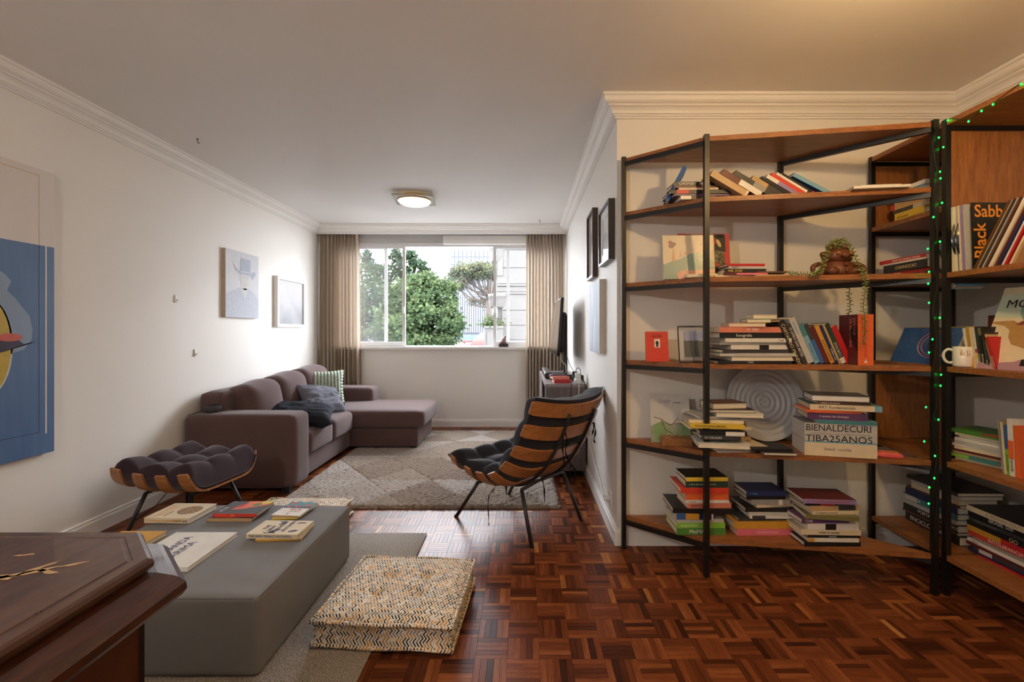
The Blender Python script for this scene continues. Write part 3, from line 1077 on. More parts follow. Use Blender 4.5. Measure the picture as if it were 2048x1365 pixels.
# chipped paint on the lid
rc = random.Random(21)
b = MB()
for (cx, cy, sx_, sy_, an) in ((-1.045, 0.905, 0.075, 0.010, 0.5), (-1.03, 0.93, 0.035, 0.008, 1.2), (-1.075, 0.892, 0.05, 0.012, 0.15), (-0.975, 0.945, 0.022, 0.005, 0.5), (-1.115, 0.985, 0.02, 0.004, 0.2), (-1.0, 0.917, 0.03, 0.007, -0.2)):
    n = 14
    pts = []
    for k in range(n):
        t = 2 * math.pi * k / n
        q = rc.uniform(0.55, 1.2)
        x, y = sx_ * math.cos(t) * q, sy_ * math.sin(t) * q
        pts.append((cx + 0.07 + x * math.cos(an) - y * math.sin(an) + 1.2, cy + x * math.sin(an) + y * math.cos(an) - 0.70, TZ + 0.0006))
    b.add(pts, [tuple(range(n))])
b.build('bare_wood_chip', mat('bare_chip', RGB(176, 146, 104), 0.7, var=0.25, vs=60), chest)

# ---------------------------------------------------------------- television corner
M_CAB = wood('cabinet_laminate', RGB(92, 80, 78), RGB(120, 108, 106), 5, (8, 8, 1.5), 0.45, 0.02)
CX0, CX1, CY0, CY1, CZ = 0.185, 0.538, 4.06, 5.42, 0.81
cab = thing('media_cabinet', 'grey brown laminate media cabinet under the television', 'cabinet', (0.36, 4.74, 0))
co = Vector((0.36, 4.74, 0))
def cpart(name, lo, hi, m):
    o = MB().box(Vector(lo) - co, Vector(hi) - co).build(name, m, cab)
    return o
cpart('top', (CX0, CY0, CZ - 0.025), (CX1, CY1, CZ), mat('cabinet_top', RGB(150, 138, 136), 0.3, var=0.05))
cpart('side_panel', (CX0 + 0.005, CY0, 0.06), (CX1, CY0 + 0.02, CZ - 0.025), M_CAB)
cpart('side_panel', (CX0 + 0.005, CY1 - 0.02, 0.06), (CX1, CY1, CZ - 0.025), M_CAB)
cpart('back_panel', (CX1 - 0.012, CY0 + 0.02, 0.06), (CX1, CY1 - 0.02, CZ - 0.025), M_CAB)
cpart('shelf', (CX0 + 0.01, CY0 + 0.02, 0.56), (CX1 - 0.012, CY1 - 0.02, 0.58), M_CAB)
cpart('bottom_panel', (CX0 + 0.005, CY0 + 0.02, 0.06), (CX1 - 0.012, CY1 - 0.02, 0.08), M_CAB)
cpart('door', (CX0, CY0 + 0.70, 0.07), (CX0 + 0.016, CY1 - 0.005, 0.775), M_CAB)
cpart('edge_strip', (CX0, CY0 - 0.001, 0.06), (CX0 + 0.006, CY0 + 0.02, CZ - 0.025), mat('pale_edging', RGB(200, 214, 214), 0.3))
for y in (CY0 + 0.04, CY1 - 0.06):
    for x in (CX0 + 0.03, CX1 - 0.05):
        cpart('foot', (x, y, 0), (x + 0.03, y + 0.03, 0.06), M_BLACKP)
tag(MB().rbox((0.2, 0.28, 0.09), 0.01, 5).build('set_top_box', M_BLACKP, None, False, (0.34, 4.42, 0.626)), 'black set-top box on the open shelf inside the media cabinet', 'electronics')
tag(MB().rbox((0.17, 0.05, 0.15), 0.008, 4).build('white_router', M_WHITE, None, False, (0.32, 4.16, 0.656)), 'small white router standing inside the open media cabinet shelf', 'electronics')

tv = thing('television', 'flat black television turned edge-on beside the window curtain', 'television', (0.345, 4.955, 0.83))
tilt = Matrix.Translation((0, 0, 0.48)) @ Matrix.Rotation(R(4.0), 4, 'Y') @ Matrix.Rotation(R(1.0), 4, 'Z')
o = MB().rbox((0.03, 0.97, 0.565), 0.006, 6).build('bezel', M_BLACKP, tv); o.matrix_local = tilt
g = NT('screen_glass')
g.bsdf(RGB(24, 22, 22), 0.08, spec=0.6)
s_ = MB().box((-0.0165, -0.472, -0.268), (-0.0152, 0.472, 0.272)).build('screen', g.m, o)
o2 = MB().rbox((0.055, 0.80, 0.40), 0.02, 8).build('back_housing', M_BLACKP, tv); o2.matrix_local = tilt @ Matrix.Translation((0.035, 0, -0.05))
o3 = MB().rbox((0.03, 0.36, 0.10), 0.01, 6).build('mount_plate', M_BLACKP, tv); o3.matrix_local = tilt @ Matrix.Translation((0.075, 0, 0.09))
for y in (-0.10, 0.10):
    MB().beam((0.095, y, -0.015), (0.095, y, 0.60), 0.022).build('stand_pole', M_STEEL, tv)
MB().box((-0.06, -0.24, -0.018), (0.15, 0.24, -0.008)).build('stand_foot', M_BLACKP, tv)
lb = MB()
for k in range(8):
    lb.box((-0.001, -0.487, -0.15 + k * 0.02), (0.001, -0.4855, -0.145 + k * 0.02))
o4 = lb.build('side_button', mat('button_grey', RGB(120, 120, 120), 0.4), o)
sb = thing('soundbar', 'black soundbar lying along the media cabinet top by the books', 'soundbar', (0.30, 4.86, CZ))
MB().rbox((0.07, 0.80, 0.056), 0.012, 8).build('body', M_BLACKP, sb, loc=(-0.06, 0.05, 0.028))
tag(MB().rbox((0.075, 0.40, 0.05), 0.02, 8).build('round_speaker', M_BLACKP, None, False, (0.435, 4.42, CZ + 0.025), (0, 0, R(70))), 'short black round-edged speaker on the media cabinet', 'speaker')
tag(MB().rbox((0.035, 0.06, 0.05), 0.006, 5).build('orange_box', mat('orange_box', RGB(226, 140, 60), 0.5), None, False, (0.36, 4.28, CZ + 0.075 - 0.05), (0, 0, R(5))), 'small orange box beside the red book on the media cabinet', 'box')
ps = thing('power_strip', 'white power strip with plugs on the media cabinet against the wall', 'power strip', (0.478, 4.16, CZ))
MB().rbox((0.055, 0.15, 0.042), 0.008, 6).build('body', M_WHITE, ps, loc=(0, 0, 0.021))
MB().rbox((0.045, 0.04, 0.055), 0.006, 5).build('adapter', M_BLACKP, ps, loc=(-0.02, 0.05, 0.07))
MB().rbox((0.05, 0.045, 0.05), 0.006, 5).build('adapter', M_WHITE, ps, loc=(0.0, -0.02, 0.066))
def cable(name, label, pts, r=0.003, m=M_CABLE):
    return tag(MB().tube(catmull([tuple(p) for p in pts], 8), r, 6).build(name, m), label, 'cable')
cable('tv_cable', 'black cable drooping from the television to the power strip', [(0.43, 4.86, 1.06), (0.45, 4.6, 0.95), (0.46, 4.3, 0.90), (0.46, 4.21, 0.885)])
cable('white_tv_cable', 'white cable hanging behind the television stand', [(0.40, 4.88, 1.03), (0.39, 4.84, 0.97), (0.43, 4.80, 0.92), (0.435, 4.82, 0.84)], 0.004, M_WHITE)
cable('looped_cable', 'black cable looping off the cabinet edge beside the power strip', [(0.462, 4.2, 0.89), (0.475, 4.17, 0.94), (0.50, 4.14, 0.93), (0.505, 4.10, 0.86), (0.53, 4.03, 0.80), (0.535, 4.02, 0.5)], 0.003)
cable('dangling_cable', 'thin black cable dangling down the cabinet end panel', [(0.46, 4.19, 0.89), (0.43, 4.10, 0.87), (0.41, 4.045, 0.80), (0.40, 4.05, 0.5), (0.40, 4.03, 0.05), (0.36, 3.75, 0.005)], 0.003)
cable('white_power_cord', 'white power cord running along the wall to the socket', [(0.478, 4.085, 0.83), (0.478, 4.05, 0.80), (0.48, 4.045, 0.6), (0.535, 3.9, 0.40), (0.545, 3.6, 0.26), (0.547, 3.35, 0.20), (0.545, 3.25, 0.155), (0.538, 3.15, 0.165), (0.515, 3.02, 0.208)], 0.0045, M_WHITE)
so = thing('wall_socket', 'white wall socket with plug low on the niche wall', 'socket', (XR, 2.975, 0.205))
MB().rbox((0.010, 0.075, 0.115), 0.003, 5).build('cover_plate', M_WHITE, so, loc=(-0.0055, 0, 0))
MB().lathe([(0.016, 0), (0.014, 0.02), (0.008, 0.035), (0, 0.036)], 14).build('plug', M_WHITE, so, loc=(-0.010, 0.005, 0), rot=(0, R(-90), 0))

# ---------------------------------------------------------------- pictures
def board(name, label, cat, x, y0, y1, z0, z1, depth, side, m_face, m_edge, frame_w=0, m_frame=None, mat_w=0.0, m_mat=None):
    """picture on a wall at x; side=+1 faces +x, -1 faces -x"""
    t = thing(name, label, cat, (x, (y0 + y1) / 2, (z0 + z1) / 2))
    w, h = y1 - y0, z1 - z0
    s = side
    def bx(nm, a, b, yy0, yy1, zz0, zz1, m):
        lo, hi = sorted((a * s, b * s))
        return MB().box((lo, yy0, zz0), (hi, yy1, zz1)).build(nm, m, t)
    if frame_w:
        fw = frame_w
        b = MB()
        for yy0, yy1, zz0, zz1 in ((-w / 2, w / 2, h / 2 - fw, h / 2), (-w / 2, w / 2, -h / 2, -h / 2 + fw), (-w / 2, -w / 2 + fw, -h / 2 + fw, h / 2 - fw), (w / 2 - fw, w / 2, -h / 2 + fw, h / 2 - fw)):
            lo, hi = sorted((0.001 * s, depth * s))
            b.box((lo, yy0, zz0), (hi, yy1, zz1))
        b.build('frame', m_frame, t)
        f = bx('picture', 0.001, depth * 0.6, -w / 2 + fw, w / 2 - fw, -h / 2 + fw, h / 2 - fw, m_face)
        if mat_w:
            b = MB()
            k = fw + mat_w
            for yy0, yy1, zz0, zz1 in ((-w / 2 + fw, w / 2 - fw, h / 2 - k, h / 2 - fw), (-w / 2 + fw, w / 2 - fw, -h / 2 + fw, -h / 2 + k), (-w / 2 + fw, -w / 2 + k, -h / 2 + k, h / 2 - k), (w / 2 - k, w / 2 - fw, -h / 2 + k, h / 2 - k)):
                lo, hi = sorted((depth * 0.6 * s, (depth * 0.6 + 0.002) * s))
                b.box((lo, yy0, zz0), (hi, yy1, zz1))
            b.build('mount_board', m_mat, t)
    else:
        bx('canvas', 0.001, depth, -w / 2, w / 2, -h / 2, h / 2, m_edge)
        bx('painted_face', depth, depth + 0.001, -w / 2, w / 2, -h / 2, h / 2, m_face)
    return t
def flat(parent, x, side, polys, m, name='painted_shape', k=0):
    """flat painted shapes (y, z polygons) on a wall picture; each sits a hair above the last"""
    b = MB()
    xx = (x + 0.0012 + 0.0004 * k) * side
    for poly in polys:
        pts = [(xx, y, z) for y, z in poly]
        b.add(pts, [tuple(range(len(pts)))])
    return b.build(name, m, parent)
def ell(cy, cz, ry, rz, n=28, an=0.0, a0=0.0, a1=2 * math.pi):
    out = []
    for k in range(n):
        t = a0 + (a1 - a0) * k / n
        y, z = ry * math.cos(t), rz * math.sin(t)
        out.append((cy + y * math.cos(an) - z * math.sin(an), cz + y * math.sin(an) + z * math.cos(an)))
    return out

# large blue painting
g = NT('blue_brushed_paint')
v = g.coord('Object', (1, 1, 0.45))
n1 = g.noise(g.coord('Object', (1, 9, 0.8)), 3, 4)
n2 = g.noise(v, 5, 5)
g.bsdf(g.mix(n1, g.mix(n2, RGB(62, 92, 142), RGB(92, 122, 164)), g.mix(n2, RGB(76, 108, 156), RGB(116, 146, 184))), 0.42)
g.bump(g.noise(g.coord(), 220, 3), 0.15, 0.002)
M_BLUEP = g.m
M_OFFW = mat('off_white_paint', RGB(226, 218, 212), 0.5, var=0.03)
big = board('large_painting', 'large painting, white above and blue below, with yellow and red shapes', 'painting', XL, 1.45, 2.663, 0.59, 2.16, 0.032, 1, M_BLUEP, M_OFFW)
yc, zc = (1.45 + 2.663) / 2, (0.59 + 2.16) / 2
def LZ(pts):
    return [(y - yc, z - zc) for y, z in pts]
flat(big, 0.032, 1, [LZ([(1.45, 1.742), (2.663, 1.742), (2.663, 2.16), (1.45, 2.16)])], M_OFFW, k=1)
flat(big, 0.032, 1, [LZ([(2.613, 0.70), (2.621, 0.70), (2.621, 1.742), (2.613, 1.742)])], M_OFFW, k=1)  # thin vertical light reflection, put in as an off-white painted stripe
M_LINE = mat('ochre_line', RGB(206, 182, 140), 0.6)
flat(big, 0.032, 1, [LZ([(1.5, 2.122), (2.58, 2.122), (2.58, 2.126), (1.5, 2.126)]), LZ([(2.577, 1.742), (2.580, 1.742), (2.580, 2.126), (2.577, 2.126)])], M_LINE, k=2)
M_DLINE = mat('dark_blue_line', RGB(52, 62, 84), 0.6)
flat(big, 0.032, 1, [LZ([(2.578, 0.715), (2.5805, 0.715), (2.5805, 1.742), (2.578, 1.742)]), LZ([(1.5, 0.712), (2.58, 0.712), (2.58, 0.715), (1.5, 0.715)])], M_DLINE, k=1)
M_LBLUE = mat('light_blue_paint', RGB(138, 158, 184), 0.45, var=0.14, vs=8)
cloud = [(1.9, 1.60), (2.25, 1.60), (2.40, 1.57), (2.44, 1.53), (2.42, 1.48), (2.46, 1.44), (2.49, 1.40), (2.53, 1.35), (2.545, 1.28), (2.54, 1.22), (2.50, 1.17), (2.4, 1.14), (2.2, 1.10), (1.9, 1.10)]
flat(big, 0.032, 1, [LZ(cloud)], M_LBLUE, k=1)
M_YEL = mat('yellow_paint', RGB(196, 168, 62), 0.35, var=0.3, vs=22)
flat(big, 0.032, 1, [LZ(ell(2.33, 1.19, 0.108, 0.24))], M_YEL, k=2)
M_DPURP = mat('dark_purple_paint', RGB(58, 44, 66), 0.4, var=0.3, vs=40)
flat(big, 0.032, 1, [LZ([(2.1, 1.10), (2.34, 1.145), (2.42, 1.17), (2.52, 1.205), (2.565, 1.212), (2.5, 1.20), (2.47, 1.225), (2.38, 1.222), (2.3, 1.23), (2.1, 1.22)])], M_DPURP, k=3)
M_REDP = mat('red_paint', RGB(206, 92, 70), 0.35, var=0.2, vs=30)
flat(big, 0.032, 1, [LZ(ell(2.43, 1.237, 0.062, 0.021))], M_REDP, k=4)
flat(big, 0.032, 1, [LZ(ell(2.335, 1.19, 0.1115, 0.243, 30)), ], mat('white_stroke', RGB(206, 210, 212), 0.5), k=1)

# pale portrait canvas
g = NT('pale_brush_canvas')
v = g.coord()
n1 = g.noise(v, 7, 6, 0.65)
n2 = g.noise(g.coord('Object', (1, 3, 1)), 26, 4)
g.bsdf(g.mix(n1, RGB(186, 190, 198), g.mix(n2, RGB(208, 209, 212), RGB(226, 222, 218))), 0.55)
g.bump(n2, 0.3, 0.003)
M_PALEC = g.m
M_RAWE = mat('raw_canvas_edge', RGB(190, 172, 152), 0.8, var=0.2, vs=40)
por = board('portrait_canvas', 'pale grey-blue painted portrait of a hatted figure on the wall', 'painting', XL, 4.19, 4.71, 1.395, 2.014, 0.035, 1, M_PALEC, M_RAWE)
M_GB = mat('grey_blue_wash', RGB(184, 189, 198), 0.6, var=0.14, vs=30)
M_GB2 = mat('grey_blue_wash_dark', RGB(170, 177, 189), 0.6, var=0.16, vs=30)
M_SKINW = mat('pale_face_wash', RGB(206, 202, 200), 0.6, var=0.08, vs=40)
flat(por, 0.036, 1, [[(-0.26, -0.309), (0.26, -0.309), (0.26, -0.13), (0.15, -0.05), (0.08, -0.03), (-0.06, -0.03), (-0.15, -0.06), (-0.26, -0.10)]], M_GB)
flat(por, 0.036, 1, [ell(0.03, 0.06, 0.075, 0.105), [(-0.03, -0.03), (0.08, -0.03), (0.03, -0.13)]], M_SKINW, k=1)
flat(por, 0.036, 1, [[(-0.05, 0.13), (0.12, 0.13), (0.115, 0.25), (-0.035, 0.255)], [(-0.15, 0.19), (-0.09, 0.14), (-0.03, 0.12), (0.12, 0.125), (0.19, 0.15), (0.21, 0.12), (0.15, 0.06), (0.11, 0.10), (-0.05, 0.10), (-0.12, 0.13)]], M_GB2, k=2)
flat(por, 0.036, 1, [ell(0.0, 0.075, 0.012, 0.008, 10), ell(0.06, 0.075, 0.012, 0.008, 10), [(0.0, 0.01), (0.06, 0.01), (0.03, -0.002)]], M_GB2, k=3)
# white framed misty print
g = NT('misty_print')
sx = g.sep(g.coord())
f = g.math('ADD', g.math('MULTIPLY', sx[2], 1.5), g.math('MULTIPLY_ADD', g.noise(g.coord(), 5, 4), 0.5, 0.25))
g.bsdf(g.ramp(f, [(0.1, RGB(150, 150, 154)), (0.5, RGB(192, 192, 194)), (0.9, RGB(208, 206, 204))]), 0.35)
mp_ = board('framed_print', 'misty grey print in a white box frame beside the curtain', 'picture', XL, 5.06, 5.70, 1.315, 1.868, 0.047, 1, g.m, M_WHITE, 0.032, M_TRIM)
rs = random.Random(2)
flat(mp_, 0.0285, 1, [ell(rs.gauss(0.0, 0.12), rs.gauss(0.05, 0.08), 0.003, 0.002, 6) for _ in range(24)], mat('dark_speck', RGB(80, 80, 84), 0.6), 'bird_speck')
# niche wall
M_DFR = mat('dark_walnut_frame', RGB(72, 50, 42), 0.35, var=0.15)
M_GLASSY = mat('glazed_print', RGB(196, 192, 188), 0.06, var=0.12, vs=3)
board('framed_picture', 'narrow tall picture in dark walnut frame on the niche wall', 'picture', XR, 3.51, 3.84, 1.675, 2.194, 0.04, -1, M_GLASSY, M_DFR, 0.02, M_DFR)
M_BFR = mat('black_metal_frame', RGB(62, 56, 56), 0.3, var=0.1)
board('framed_photograph', 'small square picture in thin dark frame nearest the wall corner', 'picture', XR, 2.85, 3.23, 1.707, 2.077, 0.04, -1, mat('glazed_photo', RGB(206, 210, 214), 0.05, var=0.2, vs=4), M_BFR, 0.016, M_BFR, 0.05, M_WHITE)
g = NT('blue_grey_abstract')
n1 = g.noise(g.coord('Object', (1, 2, 0.6)), 6, 6, 0.6)
g.bsdf(g.ramp(n1, [(0.3, RGB(142, 156, 180)), (0.55, RGB(178, 188, 204)), (0.75, RGB(214, 214, 214))]), 0.5)
g.bump(n1, 0.4, 0.003)
board('abstract_canvas', 'unframed blue-grey abstract canvas on the niche wall behind the chair', 'painting', XR, 3.18, 3.65, 1.116, 1.622, 0.04, -1, g.m, mat('canvas_side', RGB(206, 196, 184), 0.8, var=0.1))
for (u, v_, nm) in ((353, 598, 'upper'), (392, 706, 'lower')):
    Y = 2.68 * F / (VX - u)
    q = P(u, v_, Y)
    hk = thing('adhesive_hook', 'white adhesive wall hook, the %s one of the two beside the portrait' % nm, 'hook', (XL, q.y, q.z), None, 'adhesive wall hooks')
    MB().rbox((0.010, 0.022, 0.060), 0.004, 5).build('pad', M_WHITE, hk, loc=(0.006, 0, 0))
    MB().tube([(0.010, 0, -0.006), (0.020, 0, -0.016), (0.024, 0, -0.006)], 0.004, 6).build('hook_tip', M_WHITE, hk)
for (u, v_, w_) in ((395, 281, 'above the sofa'), (1079, 443, 'near the far cornice')):
    q = PZ(u, v_ - 3, HC)
    hk = thing('ceiling_hook', 'tiny metal hook screwed in the ceiling %s' % w_, 'hook', (q.x, q.y, HC))
    MB().tube(catmull([(0, 0, 0), (0, 0, -0.022), (0.008, 0, -0.032), (0.014, 0, -0.022)], 5), 0.0022, 6).build('wire', M_LEG, hk)
    MB().lathe([(0, 0), (0.008, 0), (0.006, -0.004), (0, -0.005)], 10).build('collar', M_LEG, hk)

# ---------------------------------------------------------------- ceiling lamps
lampc = P(829, 400, 4.77)
cl_ = thing('ceiling_light', 'square frosted glass ceiling light with round lit dome near the window', 'ceiling light', (lampc.x, 4.77, HC), (0, 0, R(6)))
g = NT('frosted_plate')
g.bsdf(RGB(206, 200, 186), 0.25)
g.b.inputs['Transmission Weight'].default_value = 0.5
MB().rbox((0.40, 0.40, 0.008), 0.003, 6).build('glass_plate', g.m, cl_, loc=(0, 0, -0.045))
MB().lathe([(0.12, 0), (0.12, -0.04), (0, -0.04)], 28).build('metal_housing', mat('brass_housing', RGB(196, 176, 140), 0.4), cl_)
MB().lathe([(0.165, -0.05), (0.163, -0.062), (0.15, -0.078), (0.12, -0.092), (0.07, -0.102), (0, -0.106)], 36).build('dome', emit('dome_glow', (1.0, 0.86, 0.62, 1), 0.55), cl_)
MB().lathe([(0.166, -0.048), (0.170, -0.05), (0.170, -0.058), (0.164, -0.060)], 36).build('rim', mat('brass_rim', RGB(190, 158, 110), 0.35, 0.5), cl_)
def pendant(label, x, y, col, strength, drop, nm):
    pl = thing('pendant_lamp', label, 'lamp', (x, y, HC), None, 'bare bulb pendants')
    MB().lathe([(0, 0), (0.05, 0), (0.05, -0.012), (0.02, -0.03), (0, -0.03)], 24).build('canopy', M_WHITE, pl)
    MB().lathe([(0.02, -0.03), (0.02, 0.045 - drop), (0.018, 0.035 - drop), (0, 0.035 - drop)], 16).build('socket', M_WHITE, pl)
    MB().ball((0, 0, -drop), 0.045, 20, 14).build('bulb', emit(nm, col, strength), pl)
pendant('bare warm bulb hanging from the ceiling before the bookshelves', 1.33, 1.25, (1.0, 0.64, 0.27, 1), LAMP_STRENGTH, 0.32, 'warm_bulb')
pendant('added white fill bulb hanging out of view beyond the chest', -1.35, -0.55, (1.0, 0.93, 0.85, 1), LAMP_STRENGTH * 2.1, 0.48, 'white_bulb')  # added fill light: unseen bulb that brightens the left wall and ceiling

# ---------------------------------------------------------------- bookcases
LV = {'L0': 0.195, 'L1': 0.645, 'L2': 1.100, 'L3': 1.550, 'L4': 1.965, 'TOP': 2.28}
T_ = 0.025
QA = [(0.585, 2.745), (0.945, 2.43), (1.978, 2.262), (1.50, 2.745)]     # posts: wall end, front, front by the lights, wall
ca_ = thing('angled_bookcase', 'angled open bookcase of black steel posts and wooden shelves on the wall', 'bookcase', (1.25, 2.5, 0))
o_a = Vector((1.25, 2.5, 0))
def bpart(name, mb, m, root, o):
    ob = mb.build(name, m, root)
    ob.location = -o
    return ob
for (x, y) in QA:
    bpart('post', MB().box((x - 0.0125, y - 0.0125, 0), (x + 0.0125, y + 0.0125, 2.285)), M_STEEL, ca_, o_a)
for k, z in LV.items():
    poly = [(QA[0][0] + 0.014, QA[0][1]), (QA[1][0] + 0.006, QA[1][1] + 0.006), (QA[2][0] - 0.013, QA[2][1] + 0.004), (QA[2][0] - 0.014, QA[2][1] + 0.016), (QA[3][0] - 0.014, QA[3][1])]
    bpart('shelf', MB().prism(poly, z - T_, z), M_SHELF, ca_, o_a)
    for a, b in ((0, 1), (3, 2)):
        pa, pb = Vector((*QA[a], z - T_ - 0.0125)), Vector((*QA[b], z - T_ - 0.0125))
        d = (pb - pa).normalized() * 0.012
        bpart('shelf_bar', MB().beam(pa + d, pb - d, 0.02, 0.024), M_STEEL, ca_, o_a)

XB0, XB1 = 2.035, 2.50
cb_ = thing('corner_bookcase', 'corner bookcase of black steel and wood wound with green fairy lights', 'bookcase', (2.25, 2.2, 0))
o_b = Vector((2.25, 2.2, 0))
for (x, y) in ((XB0, 2.745), (XB1, 2.745), (XB0, 2.262), (XB1, 2.262), (XB0, 1.25), (XB1, 1.25)):
    bpart('post', MB().box((x - 0.0125, y - 0.0125, 0), (x + 0.0125, y + 0.0125, 2.285)), M_STEEL, cb_, o_b)
for k, z in LV.items():
    if k == 'L4':
        continue
    for (y0, y1) in ((2.276, 2.732), (1.264, 2.248)):
        bpart('shelf', MB().box((XB0 - 0.01, y0, z - T_), (XB1 + 0.01, y1, z)), M_SHELF, cb_, o_b)
    for y in (2.745, 2.262, 1.25):
        bpart('shelf_bar', MB().beam((XB0 + 0.013, y, z - T_ - 0.012), (XB1 - 0.013, y, z - T_ - 0.012), 0.02, 0.024), M_STEEL, cb_, o_b)
bpart('shelf', MB().box((XB0 - 0.01, 2.276, 1.871 - T_), (XB1 + 0.01, 2.732, 1.871)), M_SHELF, cb_, o_b)
bpart('shelf_bar', MB().beam((XB0 + 0.013, 2.745, 1.834), (XB1 - 0.013, 2.745, 1.834), 0.02, 0.024), M_STEEL, cb_, o_b)
bpart('back_panel', MB().box((XB0 + 0.014, 2.738, 1.872), (XB1 - 0.014, 2.752, 2.230)), M_PANEL, cb_, o_b)
bpart('back_panel', MB().box((XB0 + 0.014, 2.738, 0.646), (XB1 - 0.014, 2.752, 1.050)), M_PANEL, cb_, o_b)
bpart('divider_panel', MB().box((XB0 + 0.014, 2.255, 1.551), (XB1 - 0.014, 2.271, 2.230)), M_PANEL, cb_, o_b)

# ---------------------------------------------------------------- books
CLR = {'black': (26, 25, 28), 'charcoal': (58, 56, 58), 'navy': (34, 46, 92), 'blue': (52, 96, 160), 'light blue': (120, 170, 196), 'teal': (70, 130, 138), 'grey': (150, 148, 146),
       'light grey': (190, 188, 184), 'white': (226, 222, 214), 'cream': (222, 206, 174), 'tan': (188, 156, 112), 'brown': (98, 66, 46), 'orange': (226, 104, 52), 'vermilion': (214, 66, 48),
       'red': (188, 40, 44), 'maroon': (96, 32, 36), 'yellow': (222, 190, 60), 'mustard': (204, 150, 52), 'green': (80, 136, 60), 'lime green': (136, 190, 70), 'dark green': (34, 62, 48),
       'pink': (220, 112, 132), 'salmon': (212, 128, 104), 'purple': (92, 58, 100), 'lilac': (150, 132, 176), 'olive': (122, 116, 72)}
def cm(name):
    r = CLR[name]
    k = 'cover_' + name.replace(' ', '_')
    return mat(k, RGB(*r), 0.42, var=0.12, vs=30)
g = NT('page_edges')
v = g.coord('Object', (3, 3, 700))
n_ = g.noise(v, 1.0, 1)
g.bsdf(g.mix(n_, RGB(214, 200, 172), RGB(240, 232, 212)), 0.85, spec=0.1)
M_PAGES = g.m
g = NT('white_page_edges')
v = g.coord('Object', (3, 3, 700))
n_ = g.noise(v, 1.0, 1)
g.bsdf(g.mix(n_, RGB(212, 208, 202), RGB(240, 238, 234)), 0.85, spec=0.1)
M_PAGESW = g.m
INK = {'w': mat('ink_white', RGB(236, 232, 224), 0.5, var=0), 'k': mat('ink_black', RGB(24, 22, 24), 0.5, var=0), 'y': mat('ink_yellow', RGB(232, 196, 70), 0.5, var=0),
       'o': mat('ink_orange', RGB(232, 150, 50), 0.5, var=0), 'r': mat('ink_red', RGB(186, 52, 44), 0.5, var=0), 'b': mat('ink_blue', RGB(42, 52, 110), 0.5, var=0), 'g': mat('ink_grey', RGB(140, 136, 130), 0.5, var=0),
       'n': mat('ink_green', RGB(40, 120, 70), 0.5, var=0), 'c': mat('ink_cream', RGB(226, 204, 150), 0.5, var=0), 'l': mat('ink_light_blue', RGB(90, 150, 200), 0.5, var=0), 'p': mat('ink_pink', RGB(230, 150, 140), 0.5, var=0)}
def book(L, D, T, M, col, label, group=None, spine=None, title=None, ink='w', flip=False, tsz=None, pages=None, name='book', at=0.08, stripe=None, cover=None):
    """local x along the spine, y from spine (0) to fore edge, z thickness"""
    c = 0.0022 if T > 0.012 else 0.0009
    b = MB()
    b.box((0, 0, 0), (L, D, c)).box((0, 0, T - c), (L, D, T)).box((0, 0, c), (L, c, T - c))
    o = b.build(name, cm(col))
    o.matrix_world = M
    tag(o, label, name if name in ('magazine', 'record') else 'book', group)
    e = 0.003 if T > 0.012 else 0.001
    MB().box((e, c, c), (L - e, D - e, T - c)).build('pages', pages or M_PAGES, o)
    if spine:
        MB().box((0, -0.0006, 0), (L, 0, T)).build('spine', cm(spine), o)
    if stripe:
        for (s0, s1, sc) in stripe:
            MB().box((L * s0, -0.0008, 0), (L * s1, -0.0001, T)).build('spine_label', cm(sc), o)
    if title:
        sz = tsz or min(T * 0.75, 0.03)
        if flip:
            lettering(title, sz, INK[ink], o, axes((L * (1 - at), -0.0012, T / 2), (-1, 0, 0), (0, 0, -1)))
        else:
            lettering(title, sz, INK[ink], o, axes((L * at, -0.0012, T / 2), (1, 0, 0), (0, 0, 1)))
    return o
ORD = ['topmost', 'second from the top', 'third from the top', 'fourth from the top', 'fifth from the top', 'sixth from the top', 'seventh from the top', 'eighth from the top',
       'ninth from the top', 'tenth from the top', 'eleventh from the top', 'twelfth from the top', 'thirteenth from the top', 'fourteenth from the top']
def Rz(a):
    return Matrix.Rotation(a, 4, 'Z')
def Ry(a):
    return Matrix.Rotation(a, 4, 'Y')
def Rx(a):
    return Matrix.Rotation(a, 4, 'X')
def Tr(x, y, z):
    return Matrix.Translation((x, y, z))
rb_ = random.Random(5)
def pile(pname, z, Y, rows, yaw=0.0, jit=1.5, x0=None, metric=False, dmax=0.24, gap=0.0006):
    """rows from top to bottom: (u0, u1, thickness_px, colour, options). Y: depth of the pile's front."""
    zz = z + 0.0006
    n = len(rows)
    for i in range(n - 1, -1, -1):
        u0, u1, tp, col = rows[i][:4]
        op = dict(rows[i][4]) if len(rows[i]) > 4 else {}
        if metric:
            L, T = u1, tp
            start = u0
        else:
            L, T = (u1 - u0) * Y / F, tp * Y / F
            start = XU(u0, Y)
        yw = yaw + R(op.pop('yaw', rb_.uniform(-jit, jit)))
        D = op.pop('D', min(dmax, max(0.12, L * 0.74)))
        dy = op.pop('dy', rb_.uniform(-0.004, 0.006))
        back = op.pop('back', False)
        kind = op.pop('name', 'book')
        if metric:
            base = Vector((x0[0], x0[1], 0)) + Rz(yaw).to_3x3() @ Vector((start, dy, 0))
        else:
            base = Vector((start, Y + dy, 0))
        M = Tr(base.x, base.y, zz) @ Rz(yw)
        if back:
            M = M @ Tr(L, D, 0) @ Rz(math.pi)
        w = op.pop('word', col)
        book(L, D, T, M, col, '%s %s, %s of the %s' % (w, kind, ORD[i] if n > 1 else 'alone', pname), 'books in the ' + pname, name=kind, **op)
        zz += T + gap
    return zz
